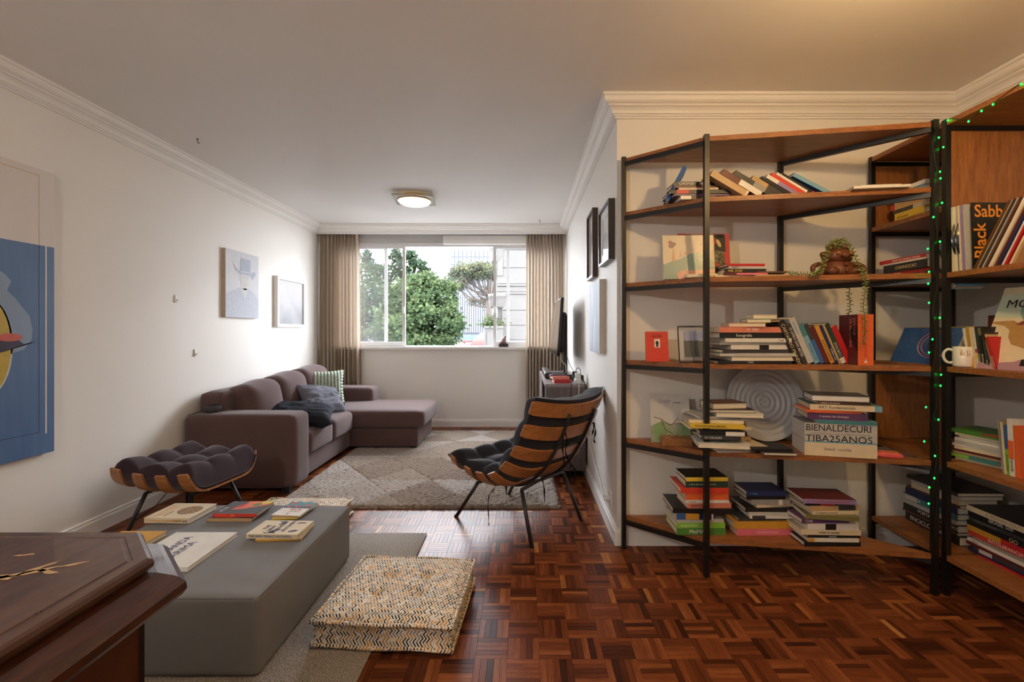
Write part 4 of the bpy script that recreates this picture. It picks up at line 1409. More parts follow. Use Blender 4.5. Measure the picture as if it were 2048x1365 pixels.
def leaning(pname, z, Y, rows, words=None):
    """books leaning with tops towards the window side: (u of lower corner, thickness_px, length_px, angle, colour, options)"""
    n = len(rows)
    names = ['first', 'second', 'third', 'fourth', 'fifth', 'sixth', 'seventh', 'eighth', 'ninth', 'tenth', 'eleventh', 'twelfth']
    for i, r in enumerate(rows):
        u, tp, lp, ang, col = r[:5]
        op = dict(r[5]) if len(r) > 5 else {}
        T, L, th = tp * Y / F, lp * Y / F, R(ang)
        D = op.pop('D', 0.15)
        Yb = Y + op.pop('dy', 0)
        yw = R(op.pop('yaw', 0))
        if i:
            u = max(u, nxt)
        nxt = u + tp / math.sin(th) + 0.4
        piv = Vector((XU(u, Y), Yb, z + 0.0008))
        M = Tr(*piv) @ Rz(yw) @ Tr(T * math.sin(th), 0, T * math.cos(th)) @ Ry(math.pi + th)
        book(L, D, T, M, col, '%s book, %s in the %s' % (op.pop('word', col), names[i], pname), 'books in the ' + pname, **op)

Z0, Z1, Z2, Z3, Z4 = (LV[k] for k in ('L0', 'L1', 'L2', 'L3', 'L4'))
# bottom shelf of the angled bookcase
pile('pile above the green MoMA book', Z0, 2.47, [
    (1372, 1456, 8, 'black', {'spine': 'yellow', 'ink': 'k'}), (1372, 1456, 13, 'dark green', {'title': 'o livro dos seres imaginarios', 'tsz': 0.012}), (1361, 1456, 10, 'vermilion', {'D': 0.2}),
    (1371, 1458, 14, 'orange'), (1371, 1458, 6, 'white', {'title': 'historia', 'ink': 'k'}), (1375, 1463, 10, 'salmon', {'title': 'ENSAIOS', 'ink': 'k'}),
    (1346, 1466, 10, 'black', {'D': 0.22, 'yaw': -3, 'tsz': 0.014}), (1353, 1426, 12, 'white', {'stripe': [(0, 0.25, 'blue'), (0.25, 0.62, 'mustard'), (0.62, 0.95, 'navy')], 'ink': 'w'}),
    (1353, 1449, 7, 'light grey'), (1354, 1452, 11, 'lime green', {'title': 'design moderno', 'tsz': 0.014}), (1354, 1452, 13, 'green', {'title': 'MoMA', 'at': 0.25, 'tsz': 0.03})])
pile('pile resting on the pink book', Z0, 2.47, [
    (1493, 1572, 9, 'navy', {'title': 'a vida', 'ink': 'l', 'yaw': -1}), (1494, 1573, 8, 'black'), (1504, 1581, 10, 'grey', {'stripe': [(0.7, 0.8, 'white')]}), (1514, 1598, 6, 'cream', {'name': 'magazine', 'yaw': 6}),
    (1492, 1584, 8, 'black'), (1498, 1586, 6, 'light grey', {'name': 'magazine', 'yaw': -4}), (1500, 1587, 6, 'white', {'stripe': [(0.05, 0.35, 'charcoal')]}), (1478, 1588, 6, 'charcoal', {'yaw': 3}), (1467, 1588, 14, 'mustard', {'D': 0.25}), (1473, 1590, 13, 'pink', {'title': 'uma historia das cores', 'at': 0.35, 'tsz': 0.012})])
pile('bottom-shelf pile by the bare end', Z0, 2.345, [
    (1607, 1708, 9, 'maroon', {'spine': 'lilac', 'title': 'A MUDANCA DO MUNDO', 'ink': 'r', 'D': 0.17, 'yaw': -5}), (1612, 1712, 5, 'black', {'stripe': [(0.3, 0.6, 'red')]}), (1618, 1718, 9, 'tan', {'stripe': [(0.6, 0.95, 'charcoal')]}), (1624, 1718, 7, 'cream', {'title': 'a imagem e a escrita', 'ink': 'k'}),
    (1612, 1710, 9, 'olive', {'yaw': -8}), (1604, 1700, 9, 'purple', {'title': 'CHE', 'tsz': 0.018}), (1615, 1716, 12, 'white', {'stripe': [(0.35, 0.56, 'black')]}),
    (1602, 1720, 10, 'cream', {'title': 'vidas e cartas', 'ink': 'k', 'at': 0.3, 'name': 'magazine', 'D': 0.2}), (1616, 1720, 6, 'black', {'title': 'retratos', 'at': 0.4}), (1616, 1715, 7, 'white', {'stripe': [(0, 0.12, 'mustard')]}), (1608, 1720, 9, 'black')], jit=2.5)
# second shelf
pile('untidy pile before the round plate', Z1, 2.445, [
    (1427, 1500, 12, 'brown', {'back': True, 'yaw': 7, 'D': 0.14}), (1420, 1509, 6, 'charcoal', {'back': True, 'yaw': -4}), (1432, 1522, 8, 'white', {'back': True, 'yaw': -9, 'name': 'magazine'}), (1402, 1518, 5, 'light grey', {'yaw': 4, 'name': 'magazine'}),
    (1378, 1482, 6, 'grey', {'stripe': [(0, 1, 'cream')], 'yaw': -9}), (1377, 1478, 8, 'yellow', {'title': 'MODERNISMO BRASIL', 'ink': 'k', 'yaw': -9, 'dy': -0.03}), (1379, 1500, 5, 'cream', {'yaw': -4}),
    (1394, 1482, 8, 'black', {'stripe': [(0.55, 0.95, 'white')], 'yaw': -8, 'dy': -0.04}), (1396, 1470, 8, 'teal', {'spine': 'charcoal', 'title': 'AS CIDADES', 'yaw': -8, 'dy': -0.045}), (1412, 1505, 6, 'tan', {'yaw': 3}),
    (1390, 1486, 9, 'white', {'back': True, 'yaw': -9, 'name': 'magazine', 'dy': -0.05}), (1422, 1532, 7, 'cream', {'back': True, 'yaw': 2, 'dy': -0.03}), (1430, 1507, 4, 'light grey', {'name': 'magazine', 'yaw': 4, 'dy': -0.04})])
pile('flat magazine pair by the plate', Z1, 2.36, [(1507, 1588, 5, 'black', {'yaw': -3, 'name': 'magazine', 'dy': 0.02}), (1528, 1591, 6, 'charcoal', {'back': True, 'yaw': -7, 'name': 'magazine'})])
g_y = 2.335
bz = Z1 + 0.001
byaw = R(-14)
bo = Tr(XU(1601, 2.40), 2.365, bz) @ Rz(byaw)
bk = book(0.318, 0.215, 0.072, bo, 'cream', 'thick cream exhibition book beneath the grey exhibition book on the second shelf', title='bienal  curitiba', ink='g', at=0.28, tsz=0.02, pages=M_PAGESW)
MB().box((0, -0.0012, 0.0675), (0.318, -0.0002, 0.0725)).build('blue_band', mat('cyan_band', RGB(96, 176, 206), 0.5), bk)
bk2 = book(0.318, 0.215, 0.088, bo @ Tr(0, 0, 0.0735), 'light grey', 'thick grey exhibition book lettered BIENALDECURI TIBA25ANOS on the second shelf', pages=M_PAGESW)
lettering('BIENALDECURI', 0.046, INK['k'], bk2, axes((0.004, -0.0012, 0.066), (1, 0, 0), (0, 0, 1)), xs=0.93)
lettering('MOSTRA INTERNACIONAL DE ARTE CONTEMPORANEA DE CURITIBA', 0.0085, INK['g'], bk2, axes((0.02, -0.0012, 0.037), (1, 0, 0), (0, 0, 1)))
lettering('TIBA25ANOS', 0.046, INK['k'], bk2, axes((0.004, -0.0012, 0.013), (1, 0, 0), (0, 0, 1)), xs=1.10)
zz = bz + 0.0735 + 0.0885
pile('pile over the grey exhibition book', zz, 2.36, [
    (0.03, 0.25, 0.030, 'charcoal', {'back': True, 'D': 0.16, 'yaw': -3, 'pages': M_PAGESW}), (0.05, 0.24, 0.015, 'brown', {'title': 'cartas a um jovem', 'yaw': 2, 'D': 0.17}), (0.02, 0.31, 0.028, 'teal', {'spine': 'cream', 'title': 'ART Fundamentals', 'ink': 'k', 'at': 0.12, 'D': 0.22, 'yaw': -2, 'stripe': [(0.9, 1, 'light blue')]}),
    (0.0, 0.25, 0.013, 'orange', {'yaw': 2}), (0.01, 0.26, 0.034, 'purple', {'title': 'A questao das ideologias', 'at': 0.2, 'tsz': 0.013, 'yaw': -2}), (0.05, 0.26, 0.018, 'light blue', {'yaw': -1, 'spine': 'teal'})],
    yaw=byaw, metric=True, x0=(XU(1601, 2.40) + 0.005, 2.365), jit=1)
# third shelf
pile('tall pile beside the leaning row', Z2, 2.415, [
    (1507, 1553, 8, 'cream', {'back': True, 'yaw': -6, 'D': 0.1}), (1494, 1540, 8, 'green', {'back': True, 'yaw': -8, 'D': 0.11}), (1458, 1530, 8, 'salmon', {'back': True, 'yaw': -6, 'D': 0.12}), (1438, 1570, 11, 'salmon', {'title': 'H  MM', 'at': 0.42, 'word': 'terracotta'}),
    (1440, 1570, 11, 'black', {'title': 'fotografia', 'at': 0.25}), (1451, 1582, 8, 'white', {'title': 'Tate', 'ink': 'k', 'at': 0.8}), (1440, 1588, 5, 'grey'), (1463, 1590, 9, 'white', {'stripe': [(0.45, 0.6, 'black')], 'word': 'black-banded white'}),
    (1445, 1588, 7, 'charcoal'), (1440, 1590, 6, 'light grey'), (1464, 1595, 9, 'white', {'back': True, 'word': 'pale', 'name': 'magazine'}), (1436, 1584, 6, 'black', {'title': 'TIMES', 'at': 0.4})], dmax=0.25, jit=1.2)
leaning('leaning row beside the orange Beauvoir book', Z2, 2.41, [
    (1592, 12.6, 92, 66.5, 'black', {'title': 'CARTAS DO MUNDO', 'ink': 'c', 'flip': True, 'dy': 0.0}), (0, 9.2, 84, 66.5, 'charcoal', {'title': 'O LIVRO DAS ARTES', 'flip': True}), (0, 11.8, 98, 66.5, 'light grey', {'title': 'cinema', 'ink': 'l', 'flip': True}),
    (0, 10.1, 84, 66.5, 'teal', {'stripe': [(0, 0.7, 'light blue')], 'title': 'as mulheres', 'ink': 'b'}), (0, 8.4, 85, 66.5, 'blue', {'spine': 'blue', 'stripe': [(0.6, 1, 'charcoal')]}), (0, 9.2, 80, 66.5, 'maroon'),
    (0, 8.4, 82, 66.5, 'black', {'spine': 'mustard', 'title': 'CORPO E ALMA', 'ink': 'k', 'word': 'ochre'}), (0, 6.7, 82, 66.5, 'navy', {'title': 'arte indigena'}), (0, 4.2, 86, 66.5, 'tan'), (0, 9.2, 86, 66.5, 'dark green', {'title': 'O CORTICO', 'stripe': [(0, 0.14, 'white')], 'word': 'bottle green'}), (0, 11.8, 80, 66.5, 'red')])
ob_y = 2.315
ob = book(0.252, 0.165, 0.072, Tr(XU(1747, ob_y), ob_y, Z2 + 0.0008) @ Rz(R(-6)) @ Ry(R(-90)), 'maroon', 'thick orange and dark red Simone de Beauvoir book standing under the trailing plant', spine='orange')
lettering('O SEGUNDO SEXO', 0.018, INK['r'], ob, axes((0.02, -0.0012, 0.036), (1, 0, 0), (0, 0, 1)))
MB().add([(0.012, -0.0012, 0.028), (0.012, -0.0012, 0.044), (0.034, -0.0012, 0.036)], [(0, 1, 2)]).build('publisher_mark', INK['w'], ob)
lettering('SIMONE', 0.024, INK['p'], ob, axes((0.235, 0.03, 0.0725), (-1, 0, 0), (0, -1, 0)))
lettering('DE BEAUVOIR', 0.024, INK['p'], ob, axes((0.235, 0.062, 0.0725), (-1, 0, 0), (0, -1, 0)))
MB().add([(x, y, 0.0727) for x, y in [(0.06, 0.0), (0.10, 0.03), (0.13, 0.06), (0.17, 0.065), (0.2, 0.04), (0.19, 0.0)]], [tuple(range(6))]).build('cover_silhouette', INK['k'], ob)

def face_book(name, label, w, h, t, M, col, group=None, pages=None):
    """standing cover-on book: local x width, z height, cover at y=0 facing -y"""
    o = MB().box((0, 0, 0), (w, 0.002, h)).box((0, t - 0.002, 0), (w, t, h)).box((0, 0.002, 0), (0.002, t - 0.002, h)).build(name, cm(col))
    o.matrix_world = M
    tag(o, label, 'book' if 'book' in name else name.split('_')[-1], group)
    MB().box((0.002, 0.002, 0.002), (w - 0.003, t - 0.002, h - 0.003)).build('pages', pages or M_PAGES, o)
    return o
def cprint(o, polys, m, k=1, name='cover_print'):
    for p in polys:
        MB().add([(x, -0.0004 * k, z) for x, z in p], [tuple(range(len(p)))]).build(name, m, o)
def rect(x0, z0, x1, z1):
    return [(x0, z0), (x1, z0), (x1, z1), (x0, z1)]
rbk = face_book('book', 'bright red paperback with small portrait standing alone on the third shelf', 0.123, 0.168, 0.016, Tr(XU(1291, 2.62), 2.60, Z2 + 0.001) @ Rz(R(-3)) @ Rx(R(-9)), 'vermilion')
cprint(rbk, [rect(0.047, 0.078, 0.077, 0.125)], INK['w'])
cprint(rbk, [ell(0.062, 0.103, 0.009, 0.013, 14), [(0.052, 0.082), (0.072, 0.082), (0.066, 0.092), (0.058, 0.092)]], INK['k'], 2)
for t, z in (('O Processo', 0.15), ('Metamorfose', 0.14)):
    lettering(t, 0.011, INK['k'], rbk, axes((0.062, -0.001, z), (1, 0, 0), (0, 0, 1)), 'CENTER')
lettering('editora', 0.006, INK['k'], rbk, axes((0.062, -0.001, 0.01), (1, 0, 0), (0, 0, 1)), 'CENTER')

ph = thing('photo_frame', 'thin black metal photo frame showing blue sky over dark field', 'photo frame', (XU(1358, 2.52), 2.51, Z2 + 0.001), (R(-12), 0, R(-4)))
b = MB()
W_, H_ = 0.15, 0.195
for p, q in (((0, 0, 0), (W_, 0, 0)), ((0, 0, H_), (W_, 0, H_)), ((0, 0, 0), (0, 0, H_)), ((W_, 0, 0), (W_, 0, H_))):
    b.beam(Vector(p) + Vector((0, 0, 0.0025)), Vector(q) + Vector((0, 0, 0.0025)), 0.005, 0.008)
b.build('frame', M_STEEL, ph)
g = NT('landscape_photo')
sz_ = g.sep(g.coord())
nn = g.noise(g.coord(), 30, 4)
f = g.math('ADD', g.math('MULTIPLY', sz_[2], 5.0), g.math('MULTIPLY', nn, 0.12))
sky_ = g.mix(nn, RGB(92, 112, 176), RGB(206, 210, 220))
g.bsdf(g.mix(g.ramp(f, [(0.62, (0, 0, 0, 1)), (0.66, (1, 1, 1, 1))], True), g.mix(nn, RGB(52, 48, 46), RGB(86, 88, 60)), sky_), 0.2)
MB().box((0.028, -0.001, 0.03), (W_ - 0.01, 0.001, H_ - 0.02)).build('photograph', g.m, ph)
gpl = MB().box((0.004, -0.003, 0.006), (W_ - 0.004, -0.002, H_ - 0.002)).build('glass', M_GLASS, ph)
MB().tube([(W_ / 2, 0.004, 0.12), (W_ / 2 + 0.02, 0.07, 0.008)], 0.002, 6).build('strut', M_STEEL, ph)

# fourth shelf (eye level books)
Zs = Z3
pbk = face_book('picture_book', 'glossy wrapped picture book with green hill shape standing behind the post', 0.272, 0.245, 0.012, Tr(XU(1326, 2.56), 2.545, Zs + 0.001) @ Rz(R(-4)) @ Rx(R(-8)), 'cream', pages=M_PAGESW)
M_GRN = mat('sage_print', RGB(124, 156, 134), 0.3, var=0.12)
cprint(pbk, [[(0.0, 0.0), (0.272, 0.0), (0.272, 0.09), (0.24, 0.125), (0.19, 0.145), (0.14, 0.14), (0.09, 0.11), (0.05, 0.10), (0.0, 0.08)]], M_GRN, 1)
cprint(pbk, [[(0.08, 0.0), (0.272, 0.0), (0.272, 0.055), (0.2, 0.05), (0.15, 0.045), (0.10, 0.05), (0.07, 0.03)]], mat('peach_print', RGB(224, 156, 126), 0.3), 2)
cprint(pbk, [[(0.045, 0.10), (0.065, 0.10), (0.058, 0.17), (0.052, 0.17)], [(0.085, 0.12), (0.10, 0.125), (0.094, 0.16)], [(0.112, 0.13), (0.128, 0.135), (0.12, 0.16)]], mat('tower_print', RGB(206, 150, 90), 0.3), 2)
cprint(pbk, [ell(0.045, 0.185, 0.016, 0.013, 12), ell(0.04, 0.205, 0.012, 0.010, 12), ell(0.058, 0.195, 0.013, 0.012, 12), ell(0.237, 0.225, 0.006, 0.006, 10)], mat('plum_print', RGB(140, 70, 60), 0.3), 3)
lettering('A menina', 0.014, INK['g'], pbk, axes((0.20, -0.002, 0.19), (1, 0, 0), (0, 0, 1)))
gw = NT('clear_wrap')
gw.bsdf((1, 1, 1, 1), 0.12, spec=0.6)
gw.b.inputs['Alpha'].default_value = 0.10
gw.bump(gw.noise(gw.coord('Object', (1, 1, 2.5)), 22, 4), 0.6, 0.006)
MB().box((-0.001, -0.0035, -0.0005), (0.273, -0.0028, 0.246)).build('plastic_wrap', gw.m, pbk)
rbk2 = face_book('picture_book', 'red and black picture book with olive foliage behind the glossy one', 0.285, 0.265, 0.012, Tr(XU(1352, 2.66), 2.60, Zs + 0.001) @ Rx(R(-6)), 'red')
g = NT('foliage_print')
nv_ = g.new('ShaderNodeTexVoronoi', feature='DISTANCE_TO_EDGE')
g.put(nv_.inputs['Vector'], g.coord())
nv_.inputs['Scale'].default_value = 45
g.bsdf(g.ramp(nv_.outputs['Distance'], [(0.06, RGB(24, 24, 20)), (0.12, RGB(112, 110, 66))]), 0.35)
cprint(rbk2, [[(0.05, 0.0), (0.26, 0.0), (0.255, 0.12), (0.25, 0.20), (0.2, 0.20), (0.1, 0.16)]], g.m, 1)
cprint(rbk2, [[(0.03, 0.24), (0.25, 0.24), (0.25, 0.262), (0.03, 0.262)], [(0.2, 0.17), (0.262, 0.16), (0.262, 0.26), (0.215, 0.26)]], INK['k'], 2)
cprint(rbk2, [ell(0.225, 0.21, 0.010, 0.025, 12, 0.4)], INK['c'], 3)
cprint(rbk2, [ell(0.205, 0.09, 0.018, 0.012, 10), ell(0.20, 0.06, 0.014, 0.010, 10)], INK['r'], 3)
pile('low pile under the red book', Zs, 2.44, [
    (1455, 1531, 5, 'red', {'yaw': 2, 'D': 0.16}), (1458, 1537, 5, 'light grey', {'title': 'REVISTA', 'ink': 'k'}), (1450, 1533, 8, 'black', {'title': 'PIER  JOSEF', 'ink': 'y'}), (1446, 1535, 4, 'pink', {'stripe': [(0, 0.3, 'maroon')]}), (1430, 1540, 4, 'cream', {'yaw': 5})])
pile('slack magazines by the succulent', Zs, 2.42, [(1500, 1578, 3, 'brown', {'yaw': -6, 'name': 'magazine', 'dy': 0.03}), (1505, 1572, 4, 'charcoal', {'yaw': 3, 'name': 'magazine', 'dy': 0.03}), (1512, 1576, 4, 'tan', {'yaw': -3, 'name': 'magazine'})])
tag(MB().rbox((0.16, 0.05, 0.02), 0.003, 4).build('book', cm('cream'), None, False, (XU(1400, 2.5) , 2.487, Zs + 0.011), (0, 0, R(-12))), 'thin cream booklet lying before the glossy picture book', 'book')

# top tier
leaning('slanting row under the top shelf', Z4, 2.44, [
    (1492, 13, 84, 31, 'tan', {'stripe': [(0, 0.06, 'cream')], 'D': 0.17}), (1519, 12, 90, 31, 'maroon', {'stripe': [(0, 0.55, 'white')], 'D': 0.16}), (1543, 10, 88, 31, 'charcoal', {'stripe': [(0.2, 0.5, 'grey')]}), (1563, 9, 70, 31, 'tan', {'stripe': [(0, 0.5, 'charcoal')], 'word': 'dark-ended tan'}),
    (1583, 6, 72, 31, 'black', {'D': 0.16}), (1597, 8, 76, 31, 'lilac', {'spine': 'white', 'stripe': [(0, 0.65, 'lilac')]}), (1613, 7, 84, 31, 'vermilion', {}), (1628, 5, 88, 31, 'white', {'stripe': [(0, 0.2, 'charcoal')]}), (1638, 4.5, 88, 31, 'black', {'stripe': [(0, 0.2, 'red')], 'word': 'thin black'}), (1667, 8, 92, 27, 'blue', {'spine': 'light blue', 'stripe': [(0.75, 1, 'light blue')], 'D': 0.17})])
pile('dark pile under the top shelf', Z4, 2.475, [
    (1352, 1432, 9, 'black', {'title': 'CHOMSKY   MIT', 'yaw': 3, 'D': 0.14, 'tsz': 0.02}), (1352, 1440, 4, 'maroon'), (1358, 1437, 4, 'light grey', {'back': True}), (1342, 1462, 7, 'black', {'word': 'worn black', 'stripe': [(0.1, 0.3, 'red')], 'D': 0.16}), (1350, 1462, 4, 'purple', {'D': 0.16}), (1362, 1432, 7, 'white', {'stripe': [(0.3, 1, 'charcoal')], 'D': 0.14})], jit=2)
book(0.2, 0.14, 0.022, Tr(XU(1333, 2.56), 2.52, Z4 + 0.001) @ Rz(R(-12)) @ Ry(R(-62)), 'blue', 'blue book tilted on end beside the dark pile under the top shelf')
pile('white papers at the shelf edge', Z4, 2.31, [(1722, 1796, 4, 'white', {'back': True, 'yaw': -7, 'name': 'magazine', 'pages': M_PAGESW}), (1703, 1806, 5, 'white', {'yaw': -8, 'name': 'magazine', 'word': 'larger white', 'dy': -0.015})])

# corner bookcase: books with spines to the open side
def bpile(pname, z, xf, y_far, rows, yaw=-90, jit=2.0):
    pile(pname, z, 0, rows, yaw=R(yaw), metric=True, x0=(xf, y_far), jit=jit)
bpile('stack on the small upper shelf', 1.871, 2.07, 2.655, [
    (0.03, 0.20, 0.022, 'white', {'stripe': [(0.1, 0.4, 'blue')]}), (0.0, 0.22, 0.03, 'light blue'), (0.03, 0.2, 0.028, 'cream'), (0.0, 0.23, 0.03, 'tan', {'stripe': [(0, 0.12, 'red')]}), (0.02, 0.22, 0.022, 'light grey', {'stripe': [(0, 0.6, 'charcoal')]}), (0.03, 0.2, 0.05, 'yellow', {'title': 'dicionario', 'ink': 'k', 'tsz': 0.02})])
bpile('stack under the red love book', Z3, 2.055, 2.715, [
    (0.0, 0.30, 0.020, 'red', {'title': 'NOVAS FORMAS DE AMAR', 'flip': True, 'at': 0.1}), (0.02, 0.30, 0.009, 'white'), (0.03, 0.29, 0.042, 'black', {'title': 'DICIONARIO', 'ink': 'c', 'flip': True, 'tsz': 0.024, 'at': 0.22}), (0.08, 0.27, 0.018, 'red', {'title': 'historia', 'word': 'second red', 'yaw': 4}), (0.06, 0.28, 0.028, 'charcoal', {'stripe': [(0.75, 0.85, 'red')]})])
tag(MB().add([(0, 0, 0), (0.07, -0.05, 0), (0.12, 0.05, 0), (0.02, 0.03, 0.022), (0.08, 0.0, 0.026)], [(0, 1, 4, 3), (1, 2, 4), (0, 3, 2), (3, 4, 2), (0, 2, 1)]).build('paper_packet', mat('kraft_paper', RGB(190, 150, 104), 0.8), None, False, (2.06, 2.66, Z3 + 0.001)), 'folded brown paper packet beside the stack under the red love book', 'packet')
bk_ = book(0.22, 0.15, 0.028, Tr(2.09, 2.40, Z3 + 0.118) @ Rz(R(-90)) @ Ry(R(62)), 'light blue', 'pale book tilted on the stack under the red love book', spine='white')
# blue canvas and its neighbours
cv = thing('small_canvas', 'small blue canvas with pink swirls leaning in the corner bookcase', 'painting', (2.062, 2.645, Z2 + 0.001), Euler((0, 0, R(-90))))
lean = Rx(R(-24))
def cpt(mb, name, m):
    o = mb.build(name, m, cv)
    o.matrix_local = lean
    return o
cpt(MB().box((0, 0.001, 0), (0.37, 0.022, 0.205)), 'canvas', mat('raw_cotton', RGB(214, 196, 170), 0.85))
g = NT('starry_blue_paint')
n1 = g.noise(g.coord(), 30, 4)
n2 = g.noise(g.coord(), 120, 2)
g.bsdf(g.mix(g.ramp(n2, [(0.70, (0, 0, 0, 1)), (0.74, (1, 1, 1, 1))]), g.mix(n1, RGB(24, 66, 128), RGB(56, 112, 176)), RGB(206, 214, 206)), 0.4)
g.bump(n1, 0.5, 0.003)
cpt(MB().box((0, 0, 0), (0.37, 0.001, 0.205)), 'painted_face', g.m)
for (cx, cz, rx, rz, a0, a1, ink, kk) in ((0.24, 0.11, 0.10, 0.075, 1.2, 5.4, 'p', 1), (0.25, 0.11, 0.088, 0.064, 1.0, 5.2, 'p', 1), (0.25, 0.11, 0.05, 0.045, 1.5, 4.8, 'k', 1)):
    pts = [(cx + rx * math.cos(a0 + (a1 - a0) * k / 20), -0.001, cz + rz * math.sin(a0 + (a1 - a0) * k / 20)) for k in range(21)]
    cpt(MB().tube(pts, 0.0022, 5), 'painted_swirl', INK[ink] if ink == 'p' else cm('brown'))
bpile('yellow-edged pile behind the blue canvas', Z2, 2.19, 2.66, [(0.04, 0.33, 0.014, 'charcoal', {'spine': 'yellow'}), (0.06, 0.31, 0.026, 'black', {'title': 'ATLAS  FOLHA', 'ink': 'y'}), (0.0, 0.36, 0.014, 'charcoal', {'spine': 'yellow', 'word': 'yellow-spined charcoal'}), (0.0, 0.36, 0.05, 'black', {'word': 'thick black'}), (0.0, 0.36, 0.085, 'brown')])
# upper corner shelf: records
M_VINYL = mat('vinyl', RGB(16, 16, 18), 0.18, var=0.05)
def record(label, col, y, x, lean_d, yaw=0.0, disc=False, t=0.006, sp=None, z=Z3):
    """square sleeve standing across the shelf, cover towards the viewer"""
    M = Tr(x, y, z + 0.001) @ Rz(R(yaw)) @ Rx(R(lean_d))
    o = MB().box((0, 0, 0), (0.31, 0.0012, 0.31)).box((0, t - 0.0012, 0), (0.31, t, 0.31)).box((0, 0.0012, 0), (0.0012, t - 0.0012, 0.31)).build('record_sleeve', cm(col))
    o.matrix_world = M
    tag(o, label, 'record', 'vinyl records in the corner bookcase')
    if disc:
        MB().lathe([(0, 0), (0.15, 0), (0.15, 0.002), (0, 0.002)], 48, Tr(0.13, t / 2 + 0.001, 0.155) @ Rx(R(90))).build('vinyl_disc', M_VINYL, o)
    if sp:
        MB().box((-0.0008, 0, 0), (0, t, 0.31)).build('spine', cm(sp), o)
    return o
cols = [('cream', 2.235, -2, False), ('white', 2.222, -4, True), ('olive', 2.210, -4, False), ('cream', 2.197, -5, True), ('lilac', 2.186, -6, False), ('light grey', 2.174, -6, False)]
wd_ = ['first', 'second', 'third', 'fourth', 'fifth', 'sixth']
for i, (c_, y, l_, dsc) in enumerate(cols):
    record('%s record sleeve, %s from the wooden divider panel' % (c_, wd_[i]), c_, y, 2.045 + 0.004 * (i % 3), l_ * 0.5, 0, dsc, 0.008)
bs = record('black record sleeve lettered Black Sabbath in orange', 'black', 2.148, 2.058, -2, 0, False, 0.006)
lettering('Sabbath', 0.080, INK['o'], bs, axes((0.010, -0.0008, 0.268), (1, 0, 0), (0, 0, 1)), bold=0.0013, xs=0.88)
lettering('Black', 0.078, INK['o'], bs, axes((0.036, -0.0008, 0.050), (0, 0, 1), (-1, 0, 0)), bold=0.0013, xs=0.98)
cprint(bs, [[(0.10, 0.06), (0.13, 0.05), (0.15, 0.09), (0.145, 0.14), (0.16, 0.20), (0.15, 0.22), (0.14, 0.17), (0.12, 0.13), (0.10, 0.12)]], INK['c'], 1, 'cover_figure')
rc_ = [('brown', 2.085), ('tan', 2.073), ('charcoal', 2.061), ('light grey', 2.049), ('brown', 2.037), ('white', 2.020), ('cream', 2.006), ('maroon', 1.992), ('navy', 1.976), ('white', 1.962), ('red', 1.948), ('cream', 1.930), ('tan', 1.914)]
wd2 = ['first', 'second', 'third', 'fourth', 'fifth', 'sixth', 'seventh', 'eighth', 'ninth', 'tenth', 'eleventh', 'twelfth', 'thirteenth']
for i, (c_, y) in enumerate(rc_):
    record('%s record sleeve, %s of the slanting row after the Black Sabbath one' % (c_, wd2[i]), c_, y + 0.05 - 0.0 * i, 2.05 + 0.004 * (i % 2), 30 - 0.2 * i, 0, False, 0.009)
# third shelf of the corner bookcase
tag(MB().rbox((0.22, 0.24, 0.245), 0.006, 6).build('red_case', cm('maroon'), None, False, (2.32, 2.12, Z2 + 0.1235), (0, 0, R(4))), 'big dark red box behind the mug and books', 'box')
def up_row(pname, z, xf, rows, lean_=8):
    y = None
    for i, (yy, T, L, col, op) in enumerate(rows):
        op = dict(op)
        M = Tr(xf + op.pop('dx', 0), yy, z + 0.001) @ Rz(R(-90)) @ Ry(R(-90 + op.pop('lean', -lean_)))
        # leaning towards the divider
        book(L, op.pop('D', 0.13), T, M, col, '%s book, %s in the %s' % (op.pop('word', col), wd2[i], pname), 'books in the ' + pname, **op)
up_row('upright row behind the white mug', Z2, 2.075, [
    (2.185, 0.012, 0.185, 'white', {'title': 'o teatro', 'ink': 'o'}), (2.167, 0.014, 0.185, 'mustard', {'stripe': [(0.3, 0.5, 'charcoal')], 'title': 'MENINO', 'ink': 'k'}), (2.152, 0.013, 0.188, 'cream', {'title': 'revolucao', 'ink': 'o'}), (2.139, 0.008, 0.175, 'white', {'word': 'thin white', 'stripe': [(0.4, 0.5, 'red'), (0.25, 0.38, 'yellow')]}),
    (2.124, 0.014, 0.19, 'charcoal', {'title': 'CRONICAS', 'ink': 'c'}), (2.109, 0.013, 0.19, 'black', {'title': 'ROMANCES', 'stripe': [(0.8, 0.98, 'olive')]}), (2.094, 0.012, 0.165, 'charcoal', {'word': 'short charcoal', 'title': 'poemas'}), (2.074, 0.006, 0.16, 'tan', {'lean': -15}), (2.058, 0.016, 0.15, 'red', {'title': 'CONTOS', 'lean': -16})])
mug = thing('mug', 'white ceramic mug with small printed figures on the corner shelf', 'mug', (2.075, 2.215, Z2 + 0.0008), (0, 0, R(150)))
M_MUG = mat('white_glaze', RGB(232, 226, 220), 0.18, var=0.02)
MB().lathe([(0, 0.004), (0.034, 0.0), (0.040, 0.003), (0.041, 0.01), (0.041, 0.094), (0.039, 0.096), (0.037, 0.094), (0.037, 0.01), (0, 0.008)], 40).build('cup', M_MUG, mug)
hpts = [(0.038, 0, 0.078), (0.056, 0, 0.082), (0.070, 0, 0.066), (0.072, 0, 0.045), (0.064, 0, 0.026), (0.050, 0, 0.018), (0.038, 0, 0.022)]
o = MB().tube(catmull(hpts, 6), 0.0062, 10).build('handle', M_MUG, mug)
o.rotation_euler = (0, 0, R(-75 - 150 + 180 + 40))
b = MB()
